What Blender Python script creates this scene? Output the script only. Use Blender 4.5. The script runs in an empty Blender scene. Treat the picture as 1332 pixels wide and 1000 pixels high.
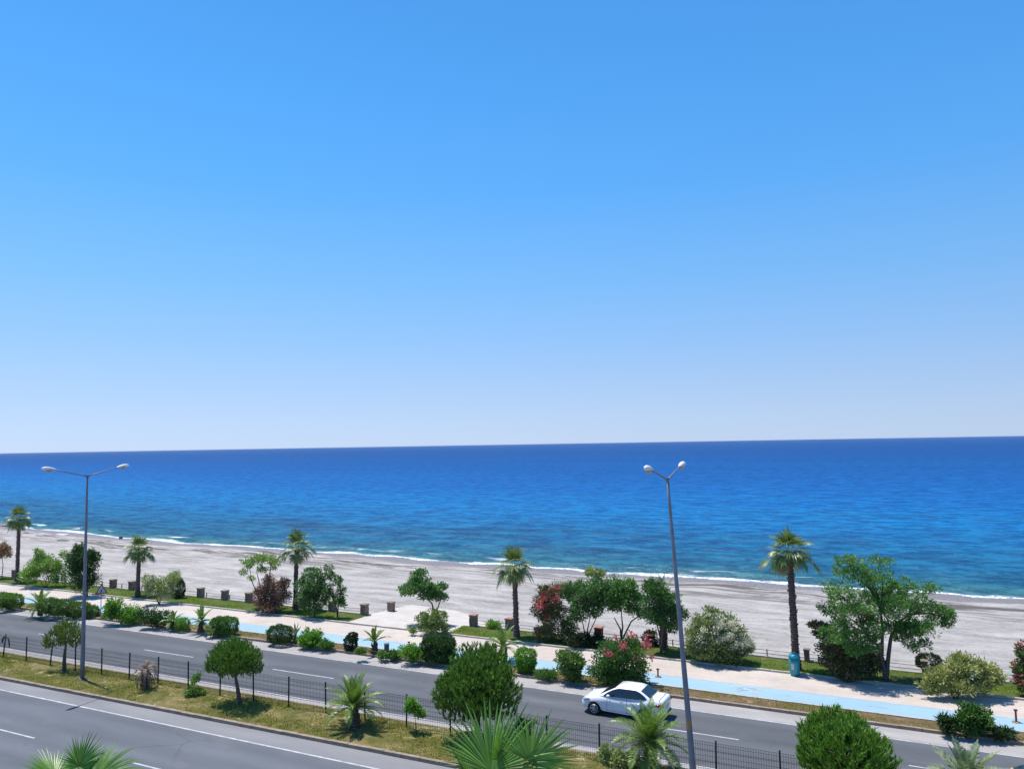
import bpy, bmesh, math, random
import numpy as np
from mathutils import Vector, Matrix, Euler
R = math.radians
scene = bpy.context.scene
COL = scene.collection
# ------------------------------------------------------------------ camera, light, exposure
EYE = 14.0
ROLL = math.atan(23 / 1332.0)
PITCH = math.atan(77.5 * math.cos(ROLL) / 1000.0)
YAW = R(27.0)
cam_d = bpy.data.cameras.new('camera')
cam_d.sensor_width = 36.0
cam_d.lens = 36.0 * 1000.0 / 1332.0
cam_d.clip_start = 0.1
cam_d.clip_end = 200000.0
cam = bpy.data.objects.new('camera', cam_d)
COL.objects.link(cam)
cam.matrix_world = (Matrix.Translation((0, 0, EYE)) @ Matrix.Rotation(YAW, 4, 'Z')
                    @ Matrix.Rotation(R(90) + PITCH, 4, 'X') @ Matrix.Rotation(-ROLL, 4, 'Z'))
scene.camera = cam
SUN = Vector((-4.1, 0.9, 12.4)).normalized()
sun_d = bpy.data.lights.new('sun', 'SUN')
sun_d.energy = 5.0
sun_d.angle = R(0.5)
sun_d.color = (1.0, 0.955, 0.90)
sun = bpy.data.objects.new('sun', sun_d)
COL.objects.link(sun)
sun.rotation_euler = SUN.to_track_quat('Z', 'Y').to_euler()
world = bpy.data.worlds.new('World')
scene.world = world
world.use_nodes = True
wn = world.node_tree.nodes
wl = world.node_tree.links
wbg = wn['Background']
sky = wn.new('ShaderNodeTexSky')
sky.sky_type = 'NISHITA'
sky.sun_disc = False
sky.sun_elevation = math.asin(SUN.z)
sky.sun_rotation = math.atan2(SUN.x, SUN.y)
sky.altitude = 0.0
sky.air_density = 1.0
sky.dust_density = 0.7
sky.ozone_density = 2.0
hs = wn.new('ShaderNodeHueSaturation')
hs.inputs['Saturation'].default_value = 0.8
hs.inputs['Value'].default_value = 1.0
wl.new(sky.outputs[0], hs.inputs['Color'])
# the clear-day colour of the air by elevation, blended over the physical sky
def lin(r_, g_, b_, k=1.0):
    f = lambda c: ((c / 255 + 0.055) / 1.055) ** 2.4 if c > 10 else c / 255 / 12.92
    return (f(r_) * k, f(g_) * k, f(b_) * k, 1.0)
wtc = wn.new('ShaderNodeTexCoord')
wsx = wn.new('ShaderNodeSeparateXYZ')
wl.new(wtc.outputs['Generated'], wsx.inputs[0])
wcr = wn.new('ShaderNodeValToRGB')
stops = [(0.0, (194, 215, 244)), (0.02, (189, 214, 246)), (0.077, (169, 205, 249)), (0.127, (150, 198, 252)), (0.20, (126, 190, 253)),
         (0.316, (95, 176, 254)), (0.42, (83, 166, 247)), (0.515, (76, 157, 238)), (1.0, (42, 105, 200))]
while len(wcr.color_ramp.elements) < len(stops): wcr.color_ramp.elements.new(0.5)
for e_, (p_, c_) in zip(wcr.color_ramp.elements, stops):
    e_.position = p_; e_.color = lin(*c_)
wl.new(wsx.outputs[2], wcr.inputs[0])
wmu = wn.new('ShaderNodeVectorMath'); wmu.operation = 'SCALE'
wmu.inputs['Scale'].default_value = 1.0 / (0.12 * 2 ** 0.35)
wl.new(wcr.outputs[0], wmu.inputs[0])
wdt = wn.new('ShaderNodeVectorMath'); wdt.operation = 'DOT_PRODUCT'
wl.new(wtc.outputs['Generated'], wdt.inputs[0]); wdt.inputs[1].default_value = (-0.89, -0.30, 0.0)
wma = wn.new('ShaderNodeMath'); wma.operation = 'MULTIPLY_ADD'
wl.new(wdt.outputs['Value'], wma.inputs[0])
wma.inputs[1].default_value = 0.16 * 1.0 / (0.12 * 2 ** 0.35)
wma.inputs[2].default_value = 1.0 / (0.12 * 2 ** 0.35)
wl.new(wma.outputs[0], wmu.inputs['Scale'])
wmx = wn.new('ShaderNodeMix'); wmx.data_type = 'RGBA'
wmx.inputs[0].default_value = 0.97
wl.new(hs.outputs[0], wmx.inputs[6]); wl.new(wmu.outputs[0], wmx.inputs[7])
wl.new(wmx.outputs[2], wbg.inputs['Color'])
wbg.inputs['Strength'].default_value = 0.12
scene.view_settings.view_transform = 'Standard'
scene.view_settings.look = 'None'
scene.view_settings.exposure = 0.35
scene.view_settings.gamma = 1.0
scene.render.engine = 'CYCLES'
scene.cycles.max_bounces = 6
scene.cycles.transparent_max_bounces = 6

# ------------------------------------------------------------------ survey helpers
def ray(px, py):
    x = px - 666.0
    y = 500.0 - py
    c, s = math.cos(ROLL), math.sin(ROLL)
    u = x * c + y * s
    v = -x * s + y * c
    cp, sp = math.cos(PITCH), math.sin(PITCH)
    fw = 1000 * cp - v * sp
    up = 1000 * sp + v * cp
    cy, sy = math.cos(YAW), math.sin(YAW)
    return Vector((u * cy - fw * sy, u * sy + fw * cy, up))
FWD = Vector((-math.sin(YAW), math.cos(YAW), 0))
RIGHT = Vector((math.cos(YAW), math.sin(YAW), 0))
def at(px, py, z=0.15):            # ground point seen at a place of the photo
    d = ray(px, py)
    return d * ((z - EYE) / d.z) + Vector((0, 0, EYE))
def atd(px, py, dep):              # point at a known distance ahead
    d = ray(px, py)
    return d * (dep / d.dot(FWD)) + Vector((0, 0, EYE))
def depth(p):
    return Vector((p[0], p[1], 0)).dot(FWD)

def azd(deg):                      # azimuth counted from the camera's right hand, so 90 points out to sea
    return YAW + R(deg)

# ------------------------------------------------------------------ object helpers
def link(o, parent=None):
    COL.objects.link(o)
    if parent is not None:
        o.parent = parent
    return o
def tag(o, label=None, cat=None, group=None, kind=None):
    if label: o['label'] = label
    if cat: o['category'] = cat
    if group: o['group'] = group
    if kind: o['kind'] = kind
    return o
def thing(name, label, cat, loc, group=None, rot=(0, 0, 0)):
    o = bpy.data.objects.new(name, None)
    o.empty_display_size = 0.3
    o.location = loc
    o.rotation_euler = rot
    link(o)
    return tag(o, label, cat, group)
class MB:
    def __init__(self):
        self.v = []; self.f = []
    def add(self, vs, fs):
        b = len(self.v)
        self.v.extend([tuple(p) for p in vs])
        self.f.extend([tuple(i + b for i in f) for f in fs])
    def box(self, c, s, rz=0.0, top=1.0):
        cx, cy, cz = c
        hx, hy, hz = s[0] / 2, s[1] / 2, s[2] / 2
        ca, sa = math.cos(rz), math.sin(rz)
        vs = []
        for z in (-1, 1):
            k = top if z > 0 else 1.0
            for x, y in ((-1, -1), (1, -1), (1, 1), (-1, 1)):
                X, Y = x * hx * k, y * hy * k
                vs.append((cx + X * ca - Y * sa, cy + X * sa + Y * ca, cz + z * hz))
        self.add(vs, [(3, 2, 1, 0), (4, 5, 6, 7), (0, 1, 5, 4), (1, 2, 6, 5), (2, 3, 7, 6), (3, 0, 4, 7)])
    def tube(self, pts, rad, n=8, cap=True, rough=0.0, rng=None):
        pts = [Vector(p) for p in pts]
        if not hasattr(rad, '__len__'): rad = [rad] * len(pts)
        b = len(self.v)
        ref = None
        for i, p in enumerate(pts):
            if i == 0: t = pts[1] - pts[0]
            elif i == len(pts) - 1: t = pts[-1] - pts[-2]
            else: t = pts[i + 1] - pts[i - 1]
            t = t.normalized()
            if ref is None:
                ref = Vector((1, 0, 0)) if abs(t.x) < 0.9 else Vector((0, 1, 0))
            a = (ref - t * ref.dot(t)).normalized()
            c = t.cross(a)
            ref = a
            for k in range(n):
                th = 2 * math.pi * k / n
                r = rad[i]
                if rough and rng: r *= 1 + rng.uniform(-rough, rough)
                q = p + a * (math.cos(th) * r) + c * (math.sin(th) * r)
                self.v.append((q.x, q.y, q.z))
        for i in range(len(pts) - 1):
            for k in range(n):
                k2 = (k + 1) % n
                self.f.append((b + i * n + k, b + i * n + k2, b + (i + 1) * n + k2, b + (i + 1) * n + k))
        if cap:
            self.f.append(tuple(b + k for k in reversed(range(n))))
            self.f.append(tuple(b + (len(pts) - 1) * n + k for k in range(n)))
    def build(self, name, mat, parent=None, smooth=False):
        me = bpy.data.meshes.new(name)
        me.from_pydata(self.v, [], self.f)
        me.update()
        if mat: me.materials.append(mat)
        if smooth: me.shade_smooth()
        return link(bpy.data.objects.new(name, me), parent)
def quads_mesh(name, V, mat, parent=None, tri=False, smooth=False):
    """V: (n, k, 3) array, one k-gon per row."""
    n, k = V.shape[0], V.shape[1]
    me = bpy.data.meshes.new(name)
    me.vertices.add(n * k)
    me.vertices.foreach_set('co', V.reshape(-1).astype(np.float32))
    me.loops.add(n * k)
    me.loops.foreach_set('vertex_index', np.arange(n * k, dtype=np.int32))
    me.polygons.add(n)
    me.polygons.foreach_set('loop_start', np.arange(0, n * k, k, dtype=np.int32))
    me.polygons.foreach_set('loop_total', np.full(n, k, dtype=np.int32))
    me.update(calc_edges=True)
    me.materials.append(mat)
    return link(bpy.data.objects.new(name, me), parent)

# ------------------------------------------------------------------ materials
def newmat(name):
    m = bpy.data.materials.new(name)
    m.use_nodes = True
    nt = m.node_tree
    return m, nt, nt.nodes['Principled BSDF']
def N(nt, t, **kw):
    n = nt.nodes.new(t)
    for k, v in kw.items():
        if k == 'ins':
            for a, b in v.items():
                if hasattr(b, 'is_linked') or isinstance(b, bpy.types.NodeSocket): nt.links.new(b, n.inputs[a])
                else: n.inputs[a].default_value = b
        else: setattr(n, k, v)
    return n
def math_(nt, op, a, b=None, c=None, clamp=False):
    n = nt.nodes.new('ShaderNodeMath'); n.operation = op; n.use_clamp = clamp
    for i, v in enumerate((a, b, c)):
        if v is None: continue
        if isinstance(v, bpy.types.NodeSocket): nt.links.new(v, n.inputs[i])
        else: n.inputs[i].default_value = v
    return n.outputs[0]
def noise(nt, vec, scale, detail=3, rough=0.55, dist=0.0):
    n = nt.nodes.new('ShaderNodeTexNoise')
    n.inputs['Scale'].default_value = scale
    n.inputs['Detail'].default_value = detail
    n.inputs['Roughness'].default_value = rough
    n.inputs['Distortion'].default_value = dist
    if vec is not None: nt.links.new(vec, n.inputs['Vector'])
    return n.outputs['Fac']
def mapping(nt, vec, scale=(1, 1, 1), loc=(0, 0, 0)):
    n = nt.nodes.new('ShaderNodeMapping')
    n.inputs['Scale'].default_value = scale
    n.inputs['Location'].default_value = loc
    nt.links.new(vec, n.inputs['Vector'])
    return n.outputs[0]
def ramp(nt, fac, stops, interp='LINEAR'):
    n = nt.nodes.new('ShaderNodeValToRGB')
    cr = n.color_ramp
    cr.interpolation = interp
    while len(cr.elements) < len(stops): cr.elements.new(0.5)
    for e, (p, c) in zip(cr.elements, stops):
        e.position = p
        e.color = (c, c, c, 1) if not hasattr(c, '__len__') else (c[0], c[1], c[2], 1)
    nt.links.new(fac, n.inputs[0])
    return n.outputs[0]
def mix(nt, fac, a, b, mode='MIX'):
    n = nt.nodes.new('ShaderNodeMix'); n.data_type = 'RGBA'; n.blend_type = mode
    for s, v in ((0, fac), (6, a), (7, b)):
        if isinstance(v, bpy.types.NodeSocket): nt.links.new(v, n.inputs[s])
        elif s == 0: n.inputs[0].default_value = v
        else: n.inputs[s].default_value = (v[0], v[1], v[2], 1)
    return n.outputs[2]
def maprange(nt, v, a, b, c=0.0, d=1.0):
    n = nt.nodes.new('ShaderNodeMapRange')
    nt.links.new(v, n.inputs[0])
    for i, q in enumerate((a, b, c, d)): n.inputs[i + 1].default_value = q
    return n.outputs[0]
def bump(nt, bsdf, h, strength, dist):
    n = nt.nodes.new('ShaderNodeBump')
    n.inputs['Strength'].default_value = strength
    n.inputs['Distance'].default_value = dist
    nt.links.new(h, n.inputs['Height'])
    nt.links.new(n.outputs[0], bsdf.inputs['Normal'])
def objco(nt):
    return nt.nodes.new('ShaderNodeTexCoord').outputs['Object']

def ground_mat(name, c1, c2, scale, stretch=(1, 1, 1), fine=12.0, rough=0.9, bumpd=0.02, extra=None, k=0.84):
    m, nt, b = newmat(name)
    co = objco(nt)
    v = mapping(nt, co, stretch)
    n1 = noise(nt, v, scale, 5, 0.6)
    n2 = noise(nt, co, fine, 4, 0.7)
    f = math_(nt, 'ADD', math_(nt, 'MULTIPLY', n1, 0.65), math_(nt, 'MULTIPLY', n2, 0.35))
    f = maprange(nt, f, 0.36, 0.64)
    col = mix(nt, f, c1, c2)
    if extra: col = extra(nt, co, col)
    if k != 1.0: col = mix(nt, 1.0, col, (k, k, k), 'MULTIPLY')
    nt.links.new(col, b.inputs['Base Color'])
    b.inputs['Roughness'].default_value = rough
    b.inputs['Specular IOR Level'].default_value = 0.25
    bump(nt, b, n2, 0.6, bumpd)
    return m
def asphalt_extra(nt, co, col):
    # tyre-polished bands along the lanes, patches and thin cracks
    sx = N(nt, 'ShaderNodeSeparateXYZ', ins={0: co})
    w = math_(nt, 'SINE', math_(nt, 'MULTIPLY', sx.outputs[1], 3.5))
    w = math_(nt, 'MULTIPLY', maprange(nt, w, -1, 1), noise(nt, mapping(nt, co, (0.03, 1, 1)), 1.3, 3))
    col = mix(nt, math_(nt, 'MULTIPLY', w, 0.55), col, (0.058, 0.062, 0.074))
    vo = N(nt, 'ShaderNodeTexVoronoi', feature='DISTANCE_TO_EDGE', ins={'Vector': mapping(nt, co, (0.16, 0.3, 1)), 'Scale': 1.0})
    n = noise(nt, co, 0.9, 6, 0.7)
    e = math_(nt, 'ADD', vo.outputs['Distance'], math_(nt, 'MULTIPLY', math_(nt, 'SUBTRACT', n, 0.5), 0.12))
    crack = maprange(nt, math_(nt, 'ABSOLUTE', e), 0.0, 0.006, 1.0, 0.0)
    crack = math_(nt, 'MULTIPLY', crack, maprange(nt, noise(nt, co, 0.13, 2), 0.5, 0.62))
    col = mix(nt, math_(nt, 'MULTIPLY', crack, 0.45), col, (0.03, 0.03, 0.035))
    st = maprange(nt, noise(nt, mapping(nt, co, (0.5, 1.0, 1)), 0.45, 5, 0.65), 0.56, 0.75)
    return mix(nt, math_(nt, 'MULTIPLY', st, 0.55), col, (0.19, 0.19, 0.195))
M = {}
M['asphalt'] = ground_mat('asphalt', (0.110, 0.121, 0.134), (0.150, 0.162, 0.178), 0.5, (0.25, 1, 1), 30, 0.85, 0.006, asphalt_extra)
M['asphalt_far'] = ground_mat('asphalt_far', (0.094, 0.100, 0.108), (0.128, 0.135, 0.145), 0.5, (0.25, 1, 1), 30, 0.85, 0.006, asphalt_extra)
M['shoulder_grey'] = ground_mat('shoulder_grey', (0.19, 0.19, 0.195), (0.26, 0.257, 0.255), 0.6, (0.3, 1, 1), 25, 0.9, 0.006)
M['shoulder_dust'] = ground_mat('shoulder_dust', (0.30, 0.28, 0.265), (0.43, 0.405, 0.38), 0.8, (0.3, 1, 1), 14, 0.95, 0.006)
M['paint'] = ground_mat('road_paint', (0.30, 0.30, 0.31), (0.56, 0.56, 0.56), 2.5, (1, 1, 1), 30, 0.7, 0.002)
M['kerb'] = ground_mat('kerb_stone', (0.22, 0.165, 0.12), (0.37, 0.30, 0.225), 2.0, (1, 1, 1), 18, 0.9, 0.01)
M['kerb_light'] = ground_mat('kerb_pale', (0.40, 0.36, 0.31), (0.55, 0.51, 0.45), 2.0, (1, 1, 1), 18, 0.9, 0.01)
def prom_extra(nt, co, col):
    br = N(nt, 'ShaderNodeTexBrick', ins={'Vector': co, 'Scale': 2.2, 'Mortar Size': 0.012,
           'Color1': (1, 1, 1, 1), 'Color2': (0.86, 0.84, 0.83, 1), 'Mortar': (0.72, 0.70, 0.68, 1)})
    col = mix(nt, 0.55, col, br.outputs['Color'], 'MULTIPLY')
    st = maprange(nt, noise(nt, co, 0.5, 6, 0.7), 0.55, 0.72)
    return mix(nt, math_(nt, 'MULTIPLY', st, 0.35), col, (0.36, 0.29, 0.23))
M['prom'] = ground_mat('promenade_paving', (0.49, 0.425, 0.365), (0.61, 0.54, 0.475), 0.5, (0.5, 1, 1), 9, 0.85, 0.004, prom_extra)
def bike_extra(nt, co, col):
    st = maprange(nt, noise(nt, mapping(nt, co, (0.4, 1, 1)), 1.2, 6, 0.7), 0.58, 0.75)
    return mix(nt, math_(nt, 'MULTIPLY', st, 0.5), col, (0.50, 0.60, 0.66))
M['bike'] = ground_mat('bike_path_blue', (0.27, 0.42, 0.50), (0.32, 0.475, 0.555), 0.4, (0.3, 1, 1), 8, 0.8, 0.003, bike_extra)
def soil_extra(a, b):
    def f(nt, co, col):
        p = maprange(nt, noise(nt, mapping(nt, co, (0.6, 1, 1)), 0.75, 5, 0.65), 0.50, 0.62)
        col = mix(nt, p, col, a)
        q = math_(nt, 'MULTIPLY', maprange(nt, noise(nt, co, 1.3, 6, 0.75), 0.56, 0.66), 0.85)
        return mix(nt, q, col, b)
    return f
M['median_soil'] = ground_mat('median_soil', (0.085, 0.085, 0.018), (0.15, 0.135, 0.035), 1.2, (0.7, 1, 1), 10, 1.0, 0.03, soil_extra((0.22, 0.17, 0.07), (0.42, 0.36, 0.20)))
M['strip_soil'] = ground_mat('strip_soil', (0.10, 0.075, 0.03), (0.17, 0.12, 0.06), 1.2, (0.7, 1, 1), 10, 1.0, 0.03, soil_extra((0.20, 0.13, 0.08), (0.33, 0.24, 0.16)))
M['lawn_soil'] = ground_mat('lawn_soil', (0.055, 0.085, 0.012), (0.10, 0.13, 0.022), 1.0, (0.7, 1, 1), 10, 1.0, 0.03, soil_extra((0.10, 0.10, 0.03), (0.20, 0.15, 0.07)))

def leaf_mat(name, c1, c2, tr=0.25, rough=0.5, spec=0.3, k=1.62):
    if max(c2) > 0.5: k = 1.0
    c1 = tuple(v * k for v in c1); c2 = tuple(v * k for v in c2)
    m, nt, b = newmat(name)
    g = nt.nodes.new('ShaderNodeNewGeometry')
    col = mix(nt, g.outputs['Random Per Island'], c1, c2)
    big = noise(nt, objco(nt), 1.6, 3)
    col = mix(nt, maprange(nt, big, 0.35, 0.65, 0.0, 0.55), col, (c1[0] * 0.75, c1[1] * 0.8, c1[2] * 0.8))
    nt.links.new(col, b.inputs['Base Color'])
    b.inputs['Roughness'].default_value = rough
    b.inputs['Specular IOR Level'].default_value = spec
    t = nt.nodes.new('ShaderNodeBsdfTranslucent')
    nt.links.new(mix(nt, 1.0, col, (1.3, 1.4, 0.7), 'MULTIPLY'), t.inputs['Color'])
    ms = nt.nodes.new('ShaderNodeMixShader')
    ms.inputs[0].default_value = tr
    nt.links.new(b.outputs[0], ms.inputs[1]); nt.links.new(t.outputs[0], ms.inputs[2])
    nt.links.new(ms.outputs[0], nt.nodes['Material Output'].inputs['Surface'])
    return m
M['pine'] = leaf_mat('pine_needles', (0.030, 0.075, 0.012), (0.085, 0.165, 0.025), 0.2)
M['pine_tip'] = leaf_mat('pine_tips', (0.070, 0.135, 0.020), (0.15, 0.24, 0.04), 0.25)
M['bright_pine'] = leaf_mat('bright_pine_needles', (0.040, 0.100, 0.012), (0.105, 0.20, 0.025), 0.25)
M['pine_dark'] = leaf_mat('dark_pine_needles', (0.045, 0.070, 0.012), (0.10, 0.13, 0.02), 0.2)
M['green'] = leaf_mat('green_leaves', (0.035, 0.085, 0.016), (0.085, 0.17, 0.03))
M['bright'] = leaf_mat('bright_leaves', (0.06, 0.14, 0.015), (0.13, 0.26, 0.035), 0.3)
M['deep'] = leaf_mat('dark_leaves', (0.020, 0.048, 0.012), (0.05, 0.10, 0.022))
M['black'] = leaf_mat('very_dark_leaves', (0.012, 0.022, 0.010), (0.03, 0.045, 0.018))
M['tree'] = leaf_mat('tree_leaves', (0.034, 0.090, 0.024), (0.105, 0.20, 0.055), 0.3)
M['olive'] = leaf_mat('olive_leaves', (0.10, 0.13, 0.040), (0.28, 0.31, 0.12), 0.25)
M['yellowish'] = leaf_mat('yellow_leaves', (0.16, 0.17, 0.045), (0.36, 0.34, 0.14), 0.25)
M['purple'] = leaf_mat('purple_leaves', (0.050, 0.030, 0.028), (0.15, 0.075, 0.065), 0.2)
M['dry'] = leaf_mat('dry_leaves', (0.13, 0.075, 0.04), (0.30, 0.20, 0.12), 0.2)
M['deadpalm'] = leaf_mat('dead_palm_fronds', (0.10, 0.065, 0.048), (0.23, 0.165, 0.125), 0.1, 0.8)
M['fan'] = leaf_mat('fan_palm_leaf', (0.055, 0.085, 0.022), (0.15, 0.19, 0.060), 0.25, 0.4, 0.5)
M['fan_near'] = leaf_mat('near_fan_palm_leaf', (0.040, 0.095, 0.014), (0.125, 0.23, 0.040), 0.35, 0.38, 0.5)
M['fan_old'] = leaf_mat('old_fan_leaf', (0.16, 0.14, 0.06), (0.30, 0.26, 0.13), 0.2, 0.7)
M['date'] = leaf_mat('date_palm_leaf', (0.055, 0.100, 0.016), (0.14, 0.21, 0.035), 0.25, 0.4, 0.5)
M['date_grey'] = leaf_mat('grey_palm_leaf', (0.10, 0.13, 0.075), (0.20, 0.24, 0.15), 0.2, 0.5)
M['fl_red'] = leaf_mat('red_blossom', (0.28, 0.035, 0.045), (0.50, 0.13, 0.14), 0.25)
M['fl_pink'] = leaf_mat('pink_blossom', (0.40, 0.06, 0.09), (0.66, 0.24, 0.26), 0.25)
M['fl_cream'] = leaf_mat('cream_blossom', (0.60, 0.55, 0.44), (0.82, 0.78, 0.70), 0.25)
M['fl_pale'] = leaf_mat('dusty_pink_blossom', (0.36, 0.22, 0.20), (0.55, 0.38, 0.34), 0.25)
M['grass'] = leaf_mat('grass_blades', (0.13, 0.145, 0.025), (0.27, 0.25, 0.06), 0.3, 0.7)
M['straw'] = leaf_mat('dry_straw', (0.26, 0.20, 0.08), (0.46, 0.38, 0.20), 0.2, 0.8, k=1.0)
M['lawngrass'] = leaf_mat('lawn_blades', (0.09, 0.15, 0.015), (0.19, 0.25, 0.03), 0.3, 0.7)
def bark_mat(name, c1, c2, sc=6):
    m, nt, b = newmat(name)
    co = objco(nt)
    n1 = noise(nt, mapping(nt, co, (1, 1, 0.6)), sc, 5, 0.65)
    wv = N(nt, 'ShaderNodeTexWave', bands_direction='Z', ins={'Vector': co, 'Scale': 2.2, 'Distortion': 4.0, 'Detail': 3.0})
    f = math_(nt, 'ADD', math_(nt, 'MULTIPLY', n1, 0.7), math_(nt, 'MULTIPLY', wv.outputs['Fac'], 0.3))
    nt.links.new(mix(nt, maprange(nt, f, 0.3, 0.7), c1, c2), b.inputs['Base Color'])
    b.inputs['Roughness'].default_value = 0.95
    bump(nt, b, f, 0.8, 0.05)
    return m
M['palm_bark'] = bark_mat('palm_bark', (0.055, 0.035, 0.03), (0.16, 0.105, 0.085))
M['bark'] = bark_mat('tree_bark', (0.06, 0.045, 0.035), (0.15, 0.115, 0.09))
M['petiole'] = leaf_mat('petiole', (0.14, 0.16, 0.04), (0.22, 0.22, 0.07), 0.1)

def paint_mat(name, c, rough=0.4, metal=0.0, spec=0.5, vary=0.12, coat=0.0):
    m, nt, b = newmat(name)
    n = noise(nt, objco(nt), 3.0, 5, 0.65)
    k = 1 - vary * 2
    nt.links.new(mix(nt, maprange(nt, n, 0.35, 0.65), (c[0] * k, c[1] * k, c[2] * k), c), b.inputs['Base Color'])
    b.inputs['Roughness'].default_value = rough
    b.inputs['Metallic'].default_value = metal
    b.inputs['Specular IOR Level'].default_value = spec
    b.inputs['Coat Weight'].default_value = coat
    b.inputs['Coat Roughness'].default_value = 0.05
    return m
M['car_white'] = paint_mat('white_car_paint', (0.78, 0.79, 0.80), 0.35, 0, 0.5, 0.015, 0.8)
M['car_yellow'] = paint_mat('yellow_car_paint', (0.80, 0.52, 0.02), 0.35, 0, 0.5, 0.015, 0.8)
M['glass'] = paint_mat('tinted_glass', (0.012, 0.014, 0.018), 0.04, 0, 0.8, 0.0)
M['tyre'] = paint_mat('tyre_rubber', (0.022, 0.022, 0.024), 0.85)
M['dark_trim'] = paint_mat('dark_trim', (0.02, 0.02, 0.022), 0.6)
M['alloy'] = paint_mat('alloy', (0.45, 0.46, 0.48), 0.35, 0.6)
M['headlamp'] = paint_mat('headlamp_lens', (0.55, 0.58, 0.60), 0.08, 0.3, 0.9)
M['tail_red'] = paint_mat('tail_lamp_lens', (0.22, 0.012, 0.02), 0.12, 0, 0.8)
M['chrome'] = paint_mat('chrome', (0.7, 0.7, 0.72), 0.15, 1.0)
M['plate'] = paint_mat('plate_white', (0.72, 0.72, 0.72), 0.4)
M['galv'] = paint_mat('galvanised_steel', (0.18, 0.20, 0.24), 0.5, 0.3)
M['lamp_housing'] = paint_mat('lamp_housing', (0.74, 0.73, 0.70), 0.45)
M['lamp_glass'] = paint_mat('lamp_glass', (0.42, 0.33, 0.22), 0.25, 0, 0.6)
M['orange'] = paint_mat('orange_sticker', (0.45, 0.20, 0.03), 0.6)
M['fence'] = paint_mat('fence_wire', (0.018, 0.028, 0.028), 0.5, 0.2)
M['rail'] = paint_mat('rail_wood', (0.10, 0.075, 0.06), 0.8)
M['teal'] = paint_mat('teal_plastic', (0.012, 0.29, 0.34), 0.4, 0, 0.5, 0.06)
M['teal_dark'] = paint_mat('teal_dark', (0.01, 0.14, 0.20), 0.5)
M['bolgrey'] = paint_mat('grey_bin', (0.12, 0.13, 0.15), 0.6)
M['rust'] = paint_mat('rust_red', (0.22, 0.07, 0.045), 0.8)
M['stone'] = ground_mat('pedestal_stone', (0.20, 0.14, 0.11), (0.36, 0.27, 0.21), 3.0, (1, 1, 1), 14, 0.95, 0.03)
M['terracotta'] = ground_mat('terracotta_cap', (0.34, 0.14, 0.10), (0.46, 0.24, 0.18), 3.0, (1, 1, 1), 14, 0.9, 0.01)
M['redbrick'] = ground_mat('red_stone', (0.22, 0.045, 0.035), (0.34, 0.09, 0.07), 3.0, (1, 1, 1), 14, 0.95, 0.03)
M['rock'] = ground_mat('shore_rock', (0.13, 0.12, 0.115), (0.27, 0.25, 0.235), 2.0, (0.5, 1, 1), 6, 0.9, 0.08)
M['rock_white'] = ground_mat('white_rock', (0.5, 0.48, 0.45), (0.68, 0.66, 0.62), 2.0, (0.5, 1, 1), 6, 0.9, 0.05)
M['sign_white'] = paint_mat('sign_white', (0.60, 0.60, 0.60), 0.5)
M['sign_red'] = paint_mat('sign_red', (0.40, 0.05, 0.05), 0.5)

# ------------------------------------------------------------------ setting
X0, X1 = -420.0, 160.0
def shoreY(x):
    xs = [-700, -420, -191.4, -140.9, -118.6, -100, -85, -69.9, -52, -38.9, -20.8, 10, 60, 160]
    ys = [200, 140, 108.2, 101.7, 99.5, 99.2, 99.0, 98.3, 97.2, 96.5, 96.9, 96.3, 97.5, 102]
    return float(np.interp(x, xs, ys)) + 0.35 * math.sin(x * 0.23) + 0.25 * math.sin(x * 0.61 + 1)
def strip(name, y0, y1, z, mat, b0=0.0, b1=0.0, x0=X0, x1=X1, step=20, zs=None):
    """long sheet between two lines Y = y + b (X + 30)"""
    mb = MB()
    n = max(1, int((x1 - x0) / step))
    for i in range(n + 1):
        x = x0 + (x1 - x0) * i / n
        xx = max(-90, min(30, x)) + 30
        mb.v += [(x, y0 + b0 * xx, z), (x, y1 + b1 * xx, z if zs is None else zs)]
    for i in range(n): mb.f.append((2 * i, 2 * i + 2, 2 * i + 3, 2 * i + 1))
    return tag(mb.build(name, mat), kind='structure')
def kerb(name, y, b, w, z0, z1, mat, x0=X0, x1=X1):
    """row of kerb stones 1 m long near the view, separated by small joints"""
    mb = MB()
    x = x0
    rng = random.Random(len(name) * 7 + int(y * 10))
    while x < x1:
        L = 1.0 if -110 < x < 20 else 20.0
        xx = max(-90, min(30, x + L / 2)) + 30
        yy = y + b * xx
        dz = rng.uniform(-0.008, 0.008)
        mb.box((x + L / 2, yy + w / 2 + rng.uniform(-0.008, 0.008), (z0 + z1) / 2 + dz), (L - 0.018, w, z1 - z0), b)
        x += L
    return tag(mb.build(name, mat), kind='structure')
# base ground under everything on the land side
strip('ground', -150, 52.3, -0.06, M['shoulder_grey'])
strip('near_road', 17.0, 29.5, 0.0, M['asphalt'], 0, 0.018)
strip('far_road', 33.1, 42.6, 0.0, M['asphalt_far'], 0.012, 0)
strip('road_shoulder', 28.12, 29.40, 0.004, M['shoulder_grey'], 0.010, 0.018)
strip('road_shoulder', 33.2, 33.88, 0.004, M['shoulder_dust'], 0.012, 0.010)
strip('road_shoulder', 41.05, 42.5, 0.004, M['shoulder_dust'])
strip('near_pavement', 3.0, 16.8, 0.12, M['prom'])
kerb('kerb', 16.8, 0, 0.22, -0.05, 0.14, M['kerb'])
strip('lane_marking', 27.95, 28.09, 0.008, M['paint'], 0.010, 0.010)
strip('lane_marking', 17.6, 17.74, 0.008, M['paint'])
strip('lane_marking', 33.91, 34.03, 0.008, M['paint'], 0.010, 0.010)
strip('lane_marking', 40.88, 41.02, 0.008, M['paint'])
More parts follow.
